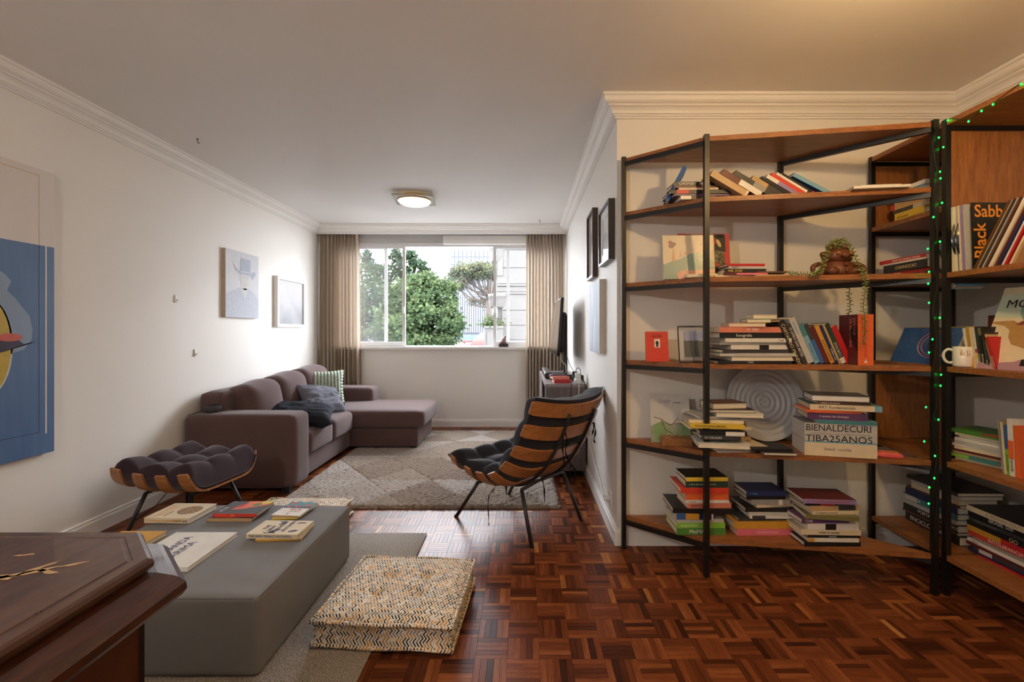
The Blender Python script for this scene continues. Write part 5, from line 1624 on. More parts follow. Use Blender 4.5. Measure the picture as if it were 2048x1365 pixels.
for k, (an0, z0, w, h) in enumerate(((R(-150), 0.055, 0.35, 0.03), (R(-118), 0.052, 0.28, 0.03), (R(-80), 0.045, 0.2, 0.04))):
    for j in range(6):
        a = an0 + w * j / 6
        a2 = an0 + w * (j + 1) / 6
        hh = h * (0.5 + 0.5 * math.sin(j * 1.3 + k))
        b.add([(0.0414 * math.cos(a), 0.0414 * math.sin(a), z0), (0.0414 * math.cos(a2), 0.0414 * math.sin(a2), z0), (0.0414 * math.cos(a2), 0.0414 * math.sin(a2), z0 + hh), (0.0414 * math.cos(a), 0.0414 * math.sin(a), z0 + hh)], [(0, 1, 2, 3)])
o = b.build('printed_figure', mat('mug_print', RGB(206, 168, 116), 0.3, var=0.3, vs=120), mug)
o.rotation_euler = (0, 0, R(-150))
# comic album, cover to the open side
alb = face_book('comic_book', 'large pale comic album titled MOEBIUS leaning in the corner bookcase', 0.30, 0.365, 0.014, Tr(2.062, 2.14, Z2 + 0.001) @ Rz(R(-80)) @ Rx(R(-24)), 'cream', pages=M_PAGESW)
cprint(alb, [[(0, 0.25), (0.30, 0.25), (0.30, 0.365), (0, 0.365)]], mat('pale_green_sky', RGB(196, 206, 186), 0.35), 1)
cprint(alb, [ell(0.19, 0.30, 0.10, 0.10, 30)], mat('pale_teal_disc', RGB(134, 166, 162), 0.35), 2)
cprint(alb, [[(0, 0.365), (0.3, 0.365), (0.3, 0.40), (0, 0.40)]], cm('cream'), 3)
cprint(alb, [[(0, 0.23), (0.08, 0.235), (0.11, 0.215), (0.20, 0.17), (0.30, 0.16), (0.30, 0.12), (0.22, 0.11), (0.16, 0.10), (0.10, 0.12), (0.08, 0.155), (0.075, 0.19), (0.05, 0.21), (0, 0.222)]], mat('sand_rock', RGB(178, 138, 84), 0.4, var=0.15, vs=40), 4)
cprint(alb, [[(0.09, 0.215), (0.13, 0.245), (0.17, 0.25), (0.21, 0.23), (0.22, 0.20), (0.19, 0.19), (0.14, 0.21)]], mat('rust_rock', RGB(136, 68, 52), 0.4, var=0.2, vs=50), 5)
cprint(alb, [[(0, 0.0), (0.30, 0.0), (0.30, 0.07), (0.2, 0.075), (0.13, 0.04), (0.06, 0.03), (0, 0.04)]], mat('mauve_ground', RGB(172, 134, 150), 0.4, var=0.1), 2)
cprint(alb, [rect(0.155, 0.022, 0.19, 0.052)], INK['k'], 4)
lettering('MOEBIUS', 0.056, INK['k'], alb, axes((0.03, -0.003, 0.315), (1, 0, 0), (0, 0, 1)))
lettering('Arzach', 0.036, INK['r'], alb, axes((0.14, -0.003, 0.272), (1, 0, 0), (0, 0, 1)))
# second shelf of the corner bookcase
rows = [(0.0, 0.27, 0.006, 'green', {'name': 'magazine', 'yaw': 3, 'stripe': [(0.5, 1, 'red')]}), (-0.02, 0.29, 0.006, 'green', {'name': 'magazine', 'yaw': -5, 'word': 'leaf green'}), (0.03, 0.2, 0.012, 'cream', {}), (0.05, 0.19, 0.010, 'light grey', {}), (0.03, 0.22, 0.014, 'white', {}), (0.03, 0.21, 0.014, 'light grey', {'word': 'pale grey'}), (0.02, 0.23, 0.012, 'white', {'word': 'off-white'}),
        (0.03, 0.22, 0.014, 'cream', {'word': 'ivory'}), (0.0, 0.22, 0.010, 'maroon', {'spine': 'maroon'}), (0.02, 0.2, 0.010, 'tan', {}), (-0.02, 0.23, 0.016, 'teal', {'stripe': [(0, 0.5, 'lime green')]}), (0.03, 0.2, 0.014, 'lime green', {'spine': 'cream'})]
bpile('pale pile under green magazines', Z1, 2.10, 2.325, rows, yaw=-76, jit=4)
up_row('upright books beside the pale pile', Z1, 2.10, [
    (2.055, 0.006, 0.235, 'grey', {'lean': -6, 'D': 0.18}), (2.042, 0.010, 0.225, 'tan', {'spine': 'cream', 'lean': -5}), (2.028, 0.014, 0.215, 'blue', {'stripe': [(0, 0.52, 'lime green')], 'title': 'ARQUITETURA', 'ink': 'k', 'lean': -4}), (2.008, 0.022, 0.245, 'white', {'stripe': [(0.3, 0.62, 'orange')], 'title': 'episodio', 'ink': 'k', 'lean': -3, 'D': 0.2}), (1.985, 0.02, 0.22, 'orange', {'lean': -3})])
# bottom shelf of the corner bookcase
bpile('wide dark stack over the encyclopedia', Z0, 2.19, 2.715, [
    (0.03, 0.32, 0.018, 'charcoal', {}), (0.05, 0.30, 0.020, 'light grey', {}), (0.06, 0.28, 0.026, 'cream', {}), (0.02, 0.33, 0.012, 'brown', {}), (0.02, 0.32, 0.034, 'blue', {'spine': 'navy'}), (0.0, 0.34, 0.030, 'teal', {'title': 'INTERIOR', 'stripe': [(0, 0.3, 'light grey')], 'ink': 'w'}), (0.0, 0.34, 0.022, 'light grey', {'word': 'red-dotted grey', 'stripe': [(0.86, 0.92, 'red')]}), (0.0, 0.35, 0.036, 'black', {'title': 'PORTA DOS FUNDOS', 'at': 0.3, 'tsz': 0.026}), (0.0, 0.35, 0.012, 'brown', {'word': 'worn brown'}), (0.02, 0.35, 0.042, 'black', {'title': 'ENCICLOPEDIA', 'tsz': 0.034, 'word': 'encyclopedia black', 'at': 0.1})], jit=2.5)
bpile('heavy pile under the cream album', Z0, 2.165, 2.295, [
    (0.0, 0.33, 0.026, 'charcoal', {'spine': 'cream', 'title': 'A HISTORIA POLITICA DO', 'ink': 'g', 'at': 0.3, 'yaw': -2, 'D': 0.28}), (0.0, 0.33, 0.030, 'black', {'title': 'BRASIL 500', 'at': 0.3}), (0.01, 0.33, 0.016, 'charcoal', {'title': 'TODO UM MUNDO', 'ink': 'g'}), (0.0, 0.34, 0.020, 'black', {'title': 'GO', 'at': 0.6, 'ink': 'c', 'word': 'glossy black', 'tsz': 0.026}), (0.0, 0.33, 0.026, 'brown', {'stripe': [(0, 0.5, 'mustard'), (0.5, 1, 'red')]}),
    (0.0, 0.33, 0.024, 'vermilion', {'title': 'INTOLERANCIA', 'at': 0.3, 'tsz': 0.022}), (0.06, 0.28, 0.012, 'grey', {}), (0.0, 0.33, 0.016, 'white', {'title': 'ensaio', 'ink': 'k'}), (0.0, 0.33, 0.014, 'maroon', {}), (0.03, 0.31, 0.018, 'charcoal', {'stripe': [(0.1, 0.3, 'light grey')], 'word': 'grey-labelled charcoal'}), (0.0, 0.33, 0.012, 'navy', {}), (0.05, 0.3, 0.008, 'red', {})], jit=2)

# plate, box, magazine, pack
pt = thing('ceramic_plate', 'large pale ceramic plate with spiral rings leaning on the wall', 'plate', (XU(1525, 2.70), 2.655, Z1 + 0.001), None)
R0 = 0.218
prof_ = [(0, 0.010), (0.012, 0.013), (0.02, 0.008)]
for k in range(1, 40):
    r = 0.02 + (R0 - 0.02) * k / 40
    prof_.append((r, 0.010 + 0.0035 * math.sin(k * 1.05) * (1 if k < 34 else 0.3) + 0.022 * (k / 40) ** 3))
prof_ += [(R0, 0.034), (R0 + 0.002, 0.028), (R0 - 0.01, 0.022), (0.1, 0.002), (0, 0.0)]
o = MB().lathe(prof_, 72).build('dish', mat('pale_glaze', RGB(188, 190, 194), 0.4, var=0.08, vs=16), pt)
o.matrix_local = Rx(R(-10)) @ Tr(0, 0, R0 + 0.002) @ Rx(R(90))
wbx = thing('wooden_tray', 'small open wooden box holding straw beside the standing magazine', 'box', (XU(1350, 2.60), 2.585, Z1 + 0.0008), (0, 0, R(-6)))
b = MB()
b.box((-0.078, -0.04, 0), (0.078, 0.04, 0.006)).box((-0.078, -0.04, 0.006), (0.078, -0.033, 0.042)).box((-0.078, 0.033, 0.006), (0.078, 0.04, 0.042)).box((-0.078, -0.033, 0.006), (-0.071, 0.033, 0.042)).box((0.071, -0.033, 0.006), (0.078, 0.033, 0.042))
b.build('case', wood('tray_wood', RGB(120, 78, 44), RGB(170, 118, 70), 9, (3, 9, 9)), wbx)
rs = random.Random(9)
b = MB()
for k in range(160):
    x, y, z = rs.uniform(-0.062, 0.062), rs.uniform(-0.026, 0.026), rs.uniform(0.012, 0.046)
    a = rs.uniform(0, 6.28)
    b.tube([(x, y, z), (x + 0.012 * math.cos(a), y + 0.006 * math.sin(a), z + rs.uniform(-0.004, 0.006))], 0.0012, 4)
b.build('straw', mat('straw', RGB(186, 160, 112), 0.9, var=0.3, vs=90), wbx)['kind'] = 'stuff'
mg = face_book('magazine', 'pale magazine titled Lugar standing against the wall on the second shelf', 0.215, 0.275, 0.006, Tr(XU(1300, 2.66), 2.635, Z1 + 0.001) @ Rz(R(-10)) @ Rx(R(-18)), 'light grey')
cprint(mg, [[(0, 0), (0.215, 0), (0.215, 0.13), (0.13, 0.10), (0.06, 0.12), (0, 0.09)]], mat('grey_green_print', RGB(140, 150, 120), 0.4, var=0.3, vs=30), 1)
cprint(mg, [ell(0.05, 0.06, 0.035, 0.05), [(0.16, 0.06), (0.2, 0.13), (0.205, 0.02)]], mat('leaf_print', RGB(120, 150, 96), 0.4, var=0.2, vs=30), 2)
for pts in ([(0.02, 0.14), (0.06, 0.13), (0.10, 0.10), (0.15, 0.11), (0.19, 0.10)], [(0.06, 0.13), (0.08, 0.07), (0.12, 0.05)], [(0.12, 0.105), (0.15, 0.14)]):
    mb = MB().tube([(x, -0.001, z) for x, z in pts], 0.0016, 5)
    mb.build('printed_branch', cm('brown'), mg)
lettering('Lugar', 0.030, INK['g'], mg, axes((0.05, -0.0015, 0.235), (1, 0, 0), (0, 0, 1)))
lettering('comum', 0.014, INK['k'], mg, axes((0.125, -0.0015, 0.226), (1, 0, 0), (0, 0, 1)))
pk = thing('pink_pack', 'pink and orange packet lying at the shelf end beside the exhibition books', 'packet', (XU(1775, 2.33), 2.335, Z1 + 0.0006), (0, 0, R(-25)))
MB().rbox((0.12, 0.065, 0.022), 0.007, 8, (0, 0, 0.004)).build('wrapper', mat('pink_wrap', RGB(222, 92, 92), 0.35), pk, loc=(0, 0, 0.0115))
MB().box((-0.03, -0.02, 0.0245), (0.045, 0.022, 0.026)).build('printed_label', mat('orange_wrap', RGB(226, 140, 84), 0.4), pk)

# ---------------------------------------------------------------- clay figure planter with trailing succulent
M_CLAY = mat('brown_clay', RGB(104, 60, 38), 0.38, var=0.25, vs=35, bump=0.5, bs=60)
fy = 2.42
fgx = XU(1674, fy)
fig = thing('clay_planter', 'brown clay squatting figure planter with round ears and looped arms', 'planter', (fgx, fy, Z3 + 0.0005))
b = MB()
b.lathe([(0, 0), (0.085, 0.0), (0.094, 0.012), (0.092, 0.03), (0.080, 0.05), (0.066, 0.066), (0.058, 0.074), (0.0, 0.078)], 28, Matrix.Diagonal((1, 0.8, 1, 1)))
b.build('body', M_CLAY, fig)
b = MB()
b.lathe([(0, 0.068), (0.05, 0.07), (0.068, 0.082), (0.074, 0.10), (0.070, 0.118), (0.058, 0.132), (0.045, 0.138), (0.042, 0.134), (0, 0.128)], 28, Matrix.Diagonal((1, 0.85, 1, 1)))
hd = b.build('head', M_CLAY, fig)
for s in (-1, 1):
    MB().ball((s * 0.074, 0, 0.112), (0.014, 0.012, 0.016)).build('ear', M_CLAY, hd)
    MB().ball((s * 0.032, -0.060, 0.112), (0.010, 0.006, 0.009)).build('eye', mat('clay_eye', RGB(150, 96, 56), 0.35), hd)
    MB().lathe([(0.014, 0), (0.016, 0.012), (0.021, 0.016), (0.021, 0.030), (0.014, 0.034), (0, 0.034)], 14, Tr(s * 0.036, 0.0, 0.130)).build('horn_cup', M_CLAY, hd)
    pts = catmull([(s * 0.060, 0, 0.060), (s * 0.10, -0.005, 0.062), (s * 0.128, -0.008, 0.048), (s * 0.128, -0.010, 0.028), (s * 0.108, -0.012, 0.012), (s * 0.085, -0.015, 0.012)], 6)
    MB().tube(pts, 0.012, 10).build('arm', M_CLAY, fig)
    MB().ball((s * 0.06, -0.055, 0.022), (0.034, 0.026, 0.022)).build('foot', M_CLAY, fig)
MB().ball((0, -0.066, 0.100), (0.024, 0.014, 0.014)).build('muzzle', M_CLAY, hd)
MB().ball((0, -0.068, 0.052), (0.010, 0.010, 0.008)).build('navel', M_CLAY, fig)
MB().tube([(0, -0.074, 0.012), (0, -0.074, 0.035)], 0.008, 8).build('front_ridge', M_CLAY, fig)
MB().lathe([(0, 0), (0.04, 0), (0.038, 0.004), (0, 0.006)], 18, Tr(0, 0, 0.128)).build('soil', mat('soil', RGB(50, 38, 30), 0.95), fig)
plant = thing('trailing_succulent', 'trailing string succulent with bead leaves spilling from the clay planter', 'plant', (fgx, fy, Z3 + 0.13))
M_SUCC = mat('succulent_leaf', RGB(132, 142, 72), 0.4, var=0.3, vs=40)
M_STEM = mat('succulent_stem', RGB(90, 96, 52), 0.6)
po = Vector((fgx, fy, Z3 + 0.13))
rl = random.Random(13)
def strand(pts, dens=1.0):
    q = [Vector(p) for p in catmull([tuple(p) for p in pts], 10)]
    st = MB().tube([p - po for p in q], 0.0016, 5).build('stem', M_STEM, plant)
    b = MB()
    L = sum((q[i + 1] - q[i]).length for i in range(len(q) - 1))
    n = int(L / 0.0065 * dens)
    acc, i, pos = 0.0, 0, 0.0
    for k in range(n):
        t = k / n * (len(q) - 1)
        i = int(t)
        p = q[i].lerp(q[min(i + 1, len(q) - 1)], t - i)
        d = (q[min(i + 1, len(q) - 1)] - q[i]).normalized()
        a = k * 2.4 + rl.uniform(-0.4, 0.4)
        side = d.cross(Vector((math.cos(a), math.sin(a), 0.3))).normalized()
        M = Matrix.Translation(p - po + side * 0.009) @ side.to_track_quat('Z', 'Y').to_matrix().to_4x4()
        b.ball((0, 0, 0), (0.0036, 0.0036, 0.0085), 6, 4, M)
    b.build('bead_leaves', M_SUCC, plant)['kind'] = 'stuff'
yfr = 2.43 - 0.163 * (XU(1725, 2.3) - 0.945) - 0.02
strand([po, P(1678, 482, fy - 0.01), P(1662, 492, fy - 0.06), P(1652, 515, fy - 0.085), P(1642, 540, fy - 0.1), P(1630, 548, fy - 0.1), P(1612, 549, fy - 0.06), P(1590, 548.5, fy - 0.02), P(1576, 548, fy + 0.01)])
strand([po, P(1682, 480, fy - 0.01), P(1698, 490, fy - 0.03), P(1708, 510, fy - 0.06), P(1720, 535, 2.33), P(1729, 552, yfr), P(1731, 575, yfr), P(1727, 610, yfr - 0.002), P(1730, 650, yfr), P(1727, 690, yfr)], 1.2)
strand([po, P(1674, 484, fy), P(1690, 495, fy + 0.05), P(1700, 515, fy + 0.08), P(1703, 535, fy + 0.12)])
strand([P(1697, 545, 2.56), P(1700, 566, 2.565), P(1698, 590, 2.565), P(1700, 612, 2.565), P(1697, 632, 2.565)], 0.9)
strand([po, P(1668, 484, fy - 0.03), P(1655, 500, fy - 0.09), P(1648, 525, fy - 0.105), P(1640, 545, fy - 0.11)])

# ---------------------------------------------------------------- green fairy lights
lt = thing('fairy_lights', 'string of green fairy lights wound round the corner bookcase post', 'fairy lights', (2.0, 2.24, 1.3))
lo_ = Vector((2.0, 2.24, 1.3))
M_BULB = emit('green_bulb', (0.004, 1.0, 0.035, 1), 3.5)
M_WIRE = mat('green_black_wire', RGB(20, 30, 24), 0.5)
LB = [(2042, 168.6), (1986, 209), (1963, 222), (1937, 243), (1895.6, 241), (1877.6, 275.6), (1886.6, 294.5), (1880, 343.8), (1881, 357), (1884, 406), (1867, 434.5), (1880, 483.5), (1855.6, 498), (1858, 544), (1856.5, 567.7),
      (1858, 606), (1879.5, 636), (1865, 679), (1858, 705.5), (1882, 750), (1881, 772), (1852, 815), (1877, 840), (1848.6, 883.5), (1870, 912.5), (1868.7, 957), (1858.7, 975.5), (1857.6, 1008)]
bulb_me = None
wire = []
for i, (u, v_) in enumerate(LB):
    Y = 2.235 if i > 4 else 2.018 * F / (u - VX)
    p = P(u, v_, Y)
    if bulb_me is None:
        bo_ = MB().ball((0, 0, 0), (0.0035, 0.0035, 0.0045), 8, 6).build('bulb', M_BULB, lt)
        bulb_me = bo_.data
    else:
        bo_ = link('bulb', bulb_me, lt)
    bo_.location = p - lo_
    if i > 4:
        a = P(1870 + 5 * math.sin(i * 1.9), v_ - 4, 2.244)
        MB().tube([a - lo_, (a + p) / 2 - lo_ + Vector((0, 0, 0.003)), p - lo_], 0.001, 5).build('twig_wire', M_WIRE, lt)
        wire.append(a)
    else:
        wire.append(p + Vector((0, 0, 0.006)))
wire.append(P(1868, 1060, 2.246))
MB().tube([p - lo_ for p in (Vector(q) for q in catmull([tuple(p) for p in wire], 6))], 0.0016, 5).build('wire', M_WIRE, lt)

# ---------------------------------------------------------------- books on the pouf and the media cabinet
def pouf_book(label, x0, y0, L, D, T, z, yaw, col, **op):
    return book(L, D, T, Tr(x0, y0, z) @ Rz(R(yaw)), col, label, 'books on the grey pouf', **op)
z_ = ZP + 0.0035
o = pouf_book('thick cream book with round mandala on its cover, on the pouf', -1.885, 2.335, 0.232, 0.20, 0.026, z_, -2, 'cream', title='O homem e seus simbolos', ink='o', tsz=0.016, pages=M_PAGESW, at=0.06)
lettering('Carl G. Jung', 0.014, INK['k'], o, axes((0.15, -0.0012, 0.013), (1, 0, 0), (0, 0, 1)))
g = NT('mandala_print')
nv_ = g.new('ShaderNodeTexVoronoi')
g.put(nv_.inputs['Vector'], g.coord())
nv_.inputs['Scale'].default_value = 160
g.bsdf(g.ramp(nv_.outputs['Distance'], [(0.2, RGB(170, 84, 60)), (0.5, RGB(120, 110, 80)), (0.8, RGB(206, 170, 130))]), 0.5)
def tprint(ob, T, polys, m, k=1, name='cover_print'):
    for p in polys:
        MB().add([(x, y, T + 0.0004 * k) for x, y in p], [tuple(range(len(p)))]).build(name, m, ob)
tprint(o, 0.026, [ell(0.155, 0.105, 0.055, 0.055, 36)], cm('charcoal'), 1)
tprint(o, 0.026, [ell(0.155, 0.105, 0.052, 0.052, 36)], g.m, 2)
for t, x in (('O homem e seus simbolos', 0.035), ('concepcao e organizacao', 0.055), ('Carl G. Jung', 0.08)):
    lettering(t, 0.013, INK['o'] if x < 0.07 else INK['k'], o, axes((x, 0.02, 0.0268), (0, 1, 0), (-1, 0, 0)))
o = pouf_book('lower black paperback with orange flames in the pouf pair', -1.585, 2.352, 0.226, 0.17, 0.017, z_, 0, 'charcoal', spine='tan', pages=M_PAGESW)
tprint(o, 0.017, [[(0.03, 0.01), (0.12, 0.008), (0.2, 0.02), (0.16, 0.04), (0.05, 0.04)]], cm('orange'))
o = pouf_book('upper dark paperback with red, orange and green art in the pouf pair', -1.565, 2.366, 0.222, 0.17, 0.017, z_ + 0.0178, 0, 'charcoal', spine='vermilion', title='ritos', at=0.4, ink='c', pages=M_PAGESW)
tprint(o, 0.017, [[(0.06, 0.05), (0.11, 0.06), (0.16, 0.09), (0.22, 0.12), (0.22, 0.17), (0.09, 0.17), (0.10, 0.12)]], cm('orange'), 1)
tprint(o, 0.017, [[(0.05, 0.06), (0.10, 0.09), (0.095, 0.15), (0.07, 0.11)]], cm('red'), 2)
tprint(o, 0.017, [[(0.13, 0.11), (0.16, 0.10), (0.18, 0.13), (0.15, 0.15)]], cm('green'), 2)
tprint(o, 0.017, [[(0.18, 0.12), (0.222, 0.14), (0.222, 0.17), (0.16, 0.17)]], cm('yellow'), 2)
lettering('RITUAL', 0.02, INK['w'], o, axes((0.025, 0.02, 0.0185), (0, 1, 0), (-1, 0, 0)))
o = pouf_book('pale yellow booklet peeking out beneath the small art book', -1.272, 2.372, 0.125, 0.17, 0.007, z_, 6, 'cream', spine='yellow')
o = pouf_book('small white art book with teal and coral cover on the pouf', -1.285, 2.392, 0.15, 0.185, 0.010, z_ + 0.0078, -5, 'white', spine='tan')
tprint(o, 0.010, [[(0, 0.10), (0.15, 0.10), (0.15, 0.185), (0, 0.185)]], cm('teal'), 1)
tprint(o, 0.010, [[(0, 0.10), (0.15, 0.10), (0.15, 0.122), (0, 0.118)]], cm('navy'), 2)
tprint(o, 0.010, [ell(0.03, 0.115, 0.012, 0.012, 10), ell(0.075, 0.12, 0.016, 0.010, 12, 0.5), ell(0.12, 0.135, 0.012, 0.018, 12), ell(0.03, 0.16, 0.014, 0.014, 12)], cm('vermilion'), 3)
lettering('arte', 0.036, INK['r'], o, axes((0.115, 0.078, 0.0108), (-1, 0, 0), (0, -1, 0)))
lettering('A formula', 0.014, INK['r'], o, axes((0.12, 0.052, 0.0108), (-1, 0, 0), (0, -1, 0)))
lettering('1', 0.032, INK['r'], o, axes((0.08, 0.025, 0.0108), (-1, 0, 0), (0, -1, 0)), bold=0.001)
o = pouf_book('thin tan book under the antihero paperback on the pouf', -1.215, 2.128, 0.20, 0.165, 0.009, z_, 4, 'cream', spine='mustard')
tprint(o, 0.009, [ell(0.175, 0.06, 0.02, 0.035, 12)], INK['k'])
o = pouf_book('cream paperback titled The New Female Antihero with blue silhouettes', -1.262, 2.138, 0.238, 0.155, 0.021, z_ + 0.0098, -2, 'cream', title='THE NEW FEMALE ANTIHERO', ink='b', tsz=0.015, at=0.05)
for t, x in (('THE', 0.055), ('NEW', 0.085), ('FEMALE', 0.115), ('ANTIHERO', 0.15)):
    lettering(t, 0.027, INK['b'], o, axes((x, 0.03 + (0.02 if t == 'THE' else 0), 0.0218), (0, 1, 0), (-1, 0, 0)))
M_NVS = mat('navy_silhouette', RGB(36, 44, 72), 0.5)
tprint(o, 0.021, [[(0.06, 0.02), (0.09, 0.015), (0.12, 0.035), (0.135, 0.06), (0.11, 0.055), (0.10, 0.04), (0.12, 0.025), (0.125, 0.012), (0.08, 0.01)], [(0.09, 0.10), (0.115, 0.11), (0.125, 0.14), (0.105, 0.145), (0.08, 0.14), (0.10, 0.125)], [(0.18, 0.025), (0.205, 0.03), (0.22, 0.045), (0.2, 0.05), (0.175, 0.035)], [(0.17, 0.12), (0.21, 0.125), (0.215, 0.135), (0.18, 0.135)]], M_NVS, 2)
o = pouf_book('big plain white book with thin purple lettering on the pouf', -1.615, 1.862, 0.285, 0.325, 0.018, z_, 0, 'white', pages=M_PAGESW)
lettering('MUKANDA', 0.05, INK['b'], o, axes((0.10, 0.05, 0.0186), (0, 1, 0), (-1, 0, 0)), xs=0.9)
lettering('KARIMA', 0.05, INK['b'], o, axes((0.155, 0.05, 0.0186), (0, 1, 0), (-1, 0, 0)), xs=0.95)
pouf_book('gold-covered book half hidden behind the chest on the pouf', -1.875, 1.985, 0.21, 0.21, 0.02, z_, 0, 'mustard', pages=M_PAGESW)
book(0.15, 0.1, 0.03, Tr(0.27, 4.145, CZ + 0.001) @ Rz(R(8)), 'salmon', 'thick red-spined book under another on the media cabinet', 'books on the media cabinet', spine='red')
book(0.155, 0.1, 0.022, Tr(0.262, 4.155, CZ + 0.032) @ Rz(R(16)), 'red', 'red book lying on top of another on the media cabinet', 'books on the media cabinet', spine='salmon')

# ---------------------------------------------------------------- figurine on the window sill
fs_ = thing('sill_figurine', 'small seated stone figurine on dark base on the window sill', 'figurine', (XU(1007, 6.2), 6.205, WZ0 + 0.0005))
M_STONE = mat('pinkish_stone', RGB(150, 122, 116), 0.6, var=0.3, vs=60)
MB().rbox((0.125, 0.07, 0.045), 0.006, 6).build('plinth', mat('dark_plinth', RGB(58, 50, 48), 0.5), fs_, loc=(0, 0, 0.0225))
MB().ball((-0.005, 0, 0.062), (0.056, 0.032, 0.02), 14, 8).build('folded_legs', M_STONE, fs_)
MB().ball((0.006, 0, 0.092), (0.032, 0.024, 0.034), 14, 8).build('torso', M_STONE, fs_)
MB().ball((0.022, 0, 0.132), (0.017, 0.017, 0.021), 12, 8).build('head', M_STONE, fs_)
MB().tube([(0.03, 0.0, 0.11), (0.0, -0.02, 0.08), (-0.03, -0.02, 0.072)], 0.009, 8).build('arm', M_STONE, fs_)

# ---------------------------------------------------------------- outside the window
def outside_mat(name, rgb, rough=0.7, var=0.08, vs=3):
    return mat(name, RGB(*rgb), rough, var=var, vs=vs)
GZ = -4.5
gr = MB().box((-60, 6.6, GZ - 0.2), (40, 140, GZ)).build('ground', outside_mat('pale_concrete', (72, 70, 68)))
struct(gr)
M_LEAF = []
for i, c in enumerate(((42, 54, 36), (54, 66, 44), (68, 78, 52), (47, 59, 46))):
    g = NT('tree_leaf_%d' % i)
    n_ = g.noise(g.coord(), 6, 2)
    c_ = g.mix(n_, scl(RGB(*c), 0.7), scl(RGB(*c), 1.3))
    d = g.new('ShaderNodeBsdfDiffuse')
    t = g.new('ShaderNodeBsdfTranslucent')
    x = g.new('ShaderNodeMixShader')
    x.inputs[0].default_value = 0.35
    for q in (d, t):
        g.put(q.inputs['Color'], c_)
    g.t.links.new(d.outputs[0], x.inputs[1])
    g.t.links.new(t.outputs[0], x.inputs[2])
    g.t.links.new(x.outputs[0], g.out.inputs['Surface'])
    M_LEAF.append(g.m)
M_BARK = outside_mat('bark', (62, 54, 48), 0.9, 0.2, 12)
def tree(name, label, trunk, blobs, n_per, size, mats, seed, branch=True):
    """trunk: list of points; blobs: (centre, radii). Leaves are small folded quads."""
    rnd = random.Random(seed)
    base = Vector(trunk[0])
    t = thing(name, label, 'tree', base)
    k = len(trunk)
    MB().tube([Vector(p) - base for p in trunk], [0.22 - 0.16 * i / (k - 1) for i in range(k)], 10).build('trunk', M_BARK, t)
    bufs = [MB() for _ in mats]
    for (c, r) in blobs:
        c = Vector(c)
        if branch:
            a = Vector(trunk[min(len(trunk) - 1, 1)])
            mid = (a + c) / 2 + Vector((rnd.uniform(-.3, .3), rnd.uniform(-.3, .3), rnd.uniform(-.2, .5)))
            MB().tube([p - base for p in (a, mid, c)], [0.07, 0.045, 0.015], 6).build('branch', M_BARK, t)
        vol = r[0] * r[1] * r[2]
        n = int(n_per * max(0.35, vol ** 0.67))
        subs = []
        while len(subs) < 46:
            q = Vector((rnd.uniform(-1, 1), rnd.uniform(-1, 1), rnd.uniform(-1, 1)))
            if 0.45 < q.length < 1:
                subs.append(q * rnd.uniform(0.85, 1.12))
        for _ in range(n):
            q = rnd.choice(subs) + Vector((rnd.gauss(0, 0.13), rnd.gauss(0, 0.13), rnd.gauss(0, 0.13)))
            p = c + Vector((q.x * r[0], q.y * r[1], q.z * r[2])) - base
            s = size * rnd.uniform(0.6, 1.25)
            d = Vector((rnd.gauss(0, 1), rnd.gauss(0, 1), rnd.gauss(-0.2, 0.6))).normalized()
            e = d.cross(Vector((rnd.gauss(0, 1), rnd.gauss(0, 1), rnd.gauss(0, 1)))).normalized() * (s * 0.32)
            up = d.cross(e).normalized() * (s * 0.10)
            pts = [p, p + d * s * 0.5 + e + up, p + d * s, p + d * s * 0.5 - e + up]
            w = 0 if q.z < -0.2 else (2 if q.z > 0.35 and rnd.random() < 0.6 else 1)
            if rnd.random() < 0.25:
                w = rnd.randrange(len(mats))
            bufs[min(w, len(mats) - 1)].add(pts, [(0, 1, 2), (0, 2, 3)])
    for b, m in zip(bufs, mats):
        if b.v:
            b.build('foliage', m, t)['kind'] = 'stuff'
    return t
def bl(u, v, Y, ru, rv, ry):
    return (P(u, v, Y), (ru * Y / F, ry, rv * Y / F))
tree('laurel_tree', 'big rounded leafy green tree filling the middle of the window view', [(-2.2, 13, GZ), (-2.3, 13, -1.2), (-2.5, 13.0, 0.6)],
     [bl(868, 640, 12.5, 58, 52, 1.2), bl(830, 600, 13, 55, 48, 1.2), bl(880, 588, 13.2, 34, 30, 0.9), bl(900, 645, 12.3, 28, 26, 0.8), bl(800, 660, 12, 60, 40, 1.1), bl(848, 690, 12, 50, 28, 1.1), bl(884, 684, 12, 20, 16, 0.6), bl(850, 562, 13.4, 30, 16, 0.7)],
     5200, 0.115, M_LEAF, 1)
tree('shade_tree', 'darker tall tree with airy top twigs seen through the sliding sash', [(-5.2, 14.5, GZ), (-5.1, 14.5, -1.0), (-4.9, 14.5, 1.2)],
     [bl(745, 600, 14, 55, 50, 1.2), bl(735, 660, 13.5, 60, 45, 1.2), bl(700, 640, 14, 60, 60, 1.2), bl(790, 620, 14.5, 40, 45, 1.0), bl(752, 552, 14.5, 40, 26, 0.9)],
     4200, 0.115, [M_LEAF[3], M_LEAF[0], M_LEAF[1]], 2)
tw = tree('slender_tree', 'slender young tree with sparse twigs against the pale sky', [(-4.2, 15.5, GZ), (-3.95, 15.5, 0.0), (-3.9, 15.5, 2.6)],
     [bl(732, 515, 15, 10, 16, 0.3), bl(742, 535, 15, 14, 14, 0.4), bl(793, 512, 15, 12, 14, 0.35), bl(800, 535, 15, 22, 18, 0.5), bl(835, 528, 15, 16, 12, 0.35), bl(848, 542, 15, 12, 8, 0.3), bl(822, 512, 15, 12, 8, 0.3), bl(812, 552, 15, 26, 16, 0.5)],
     900, 0.125, [M_LEAF[0], M_LEAF[3]], 3)
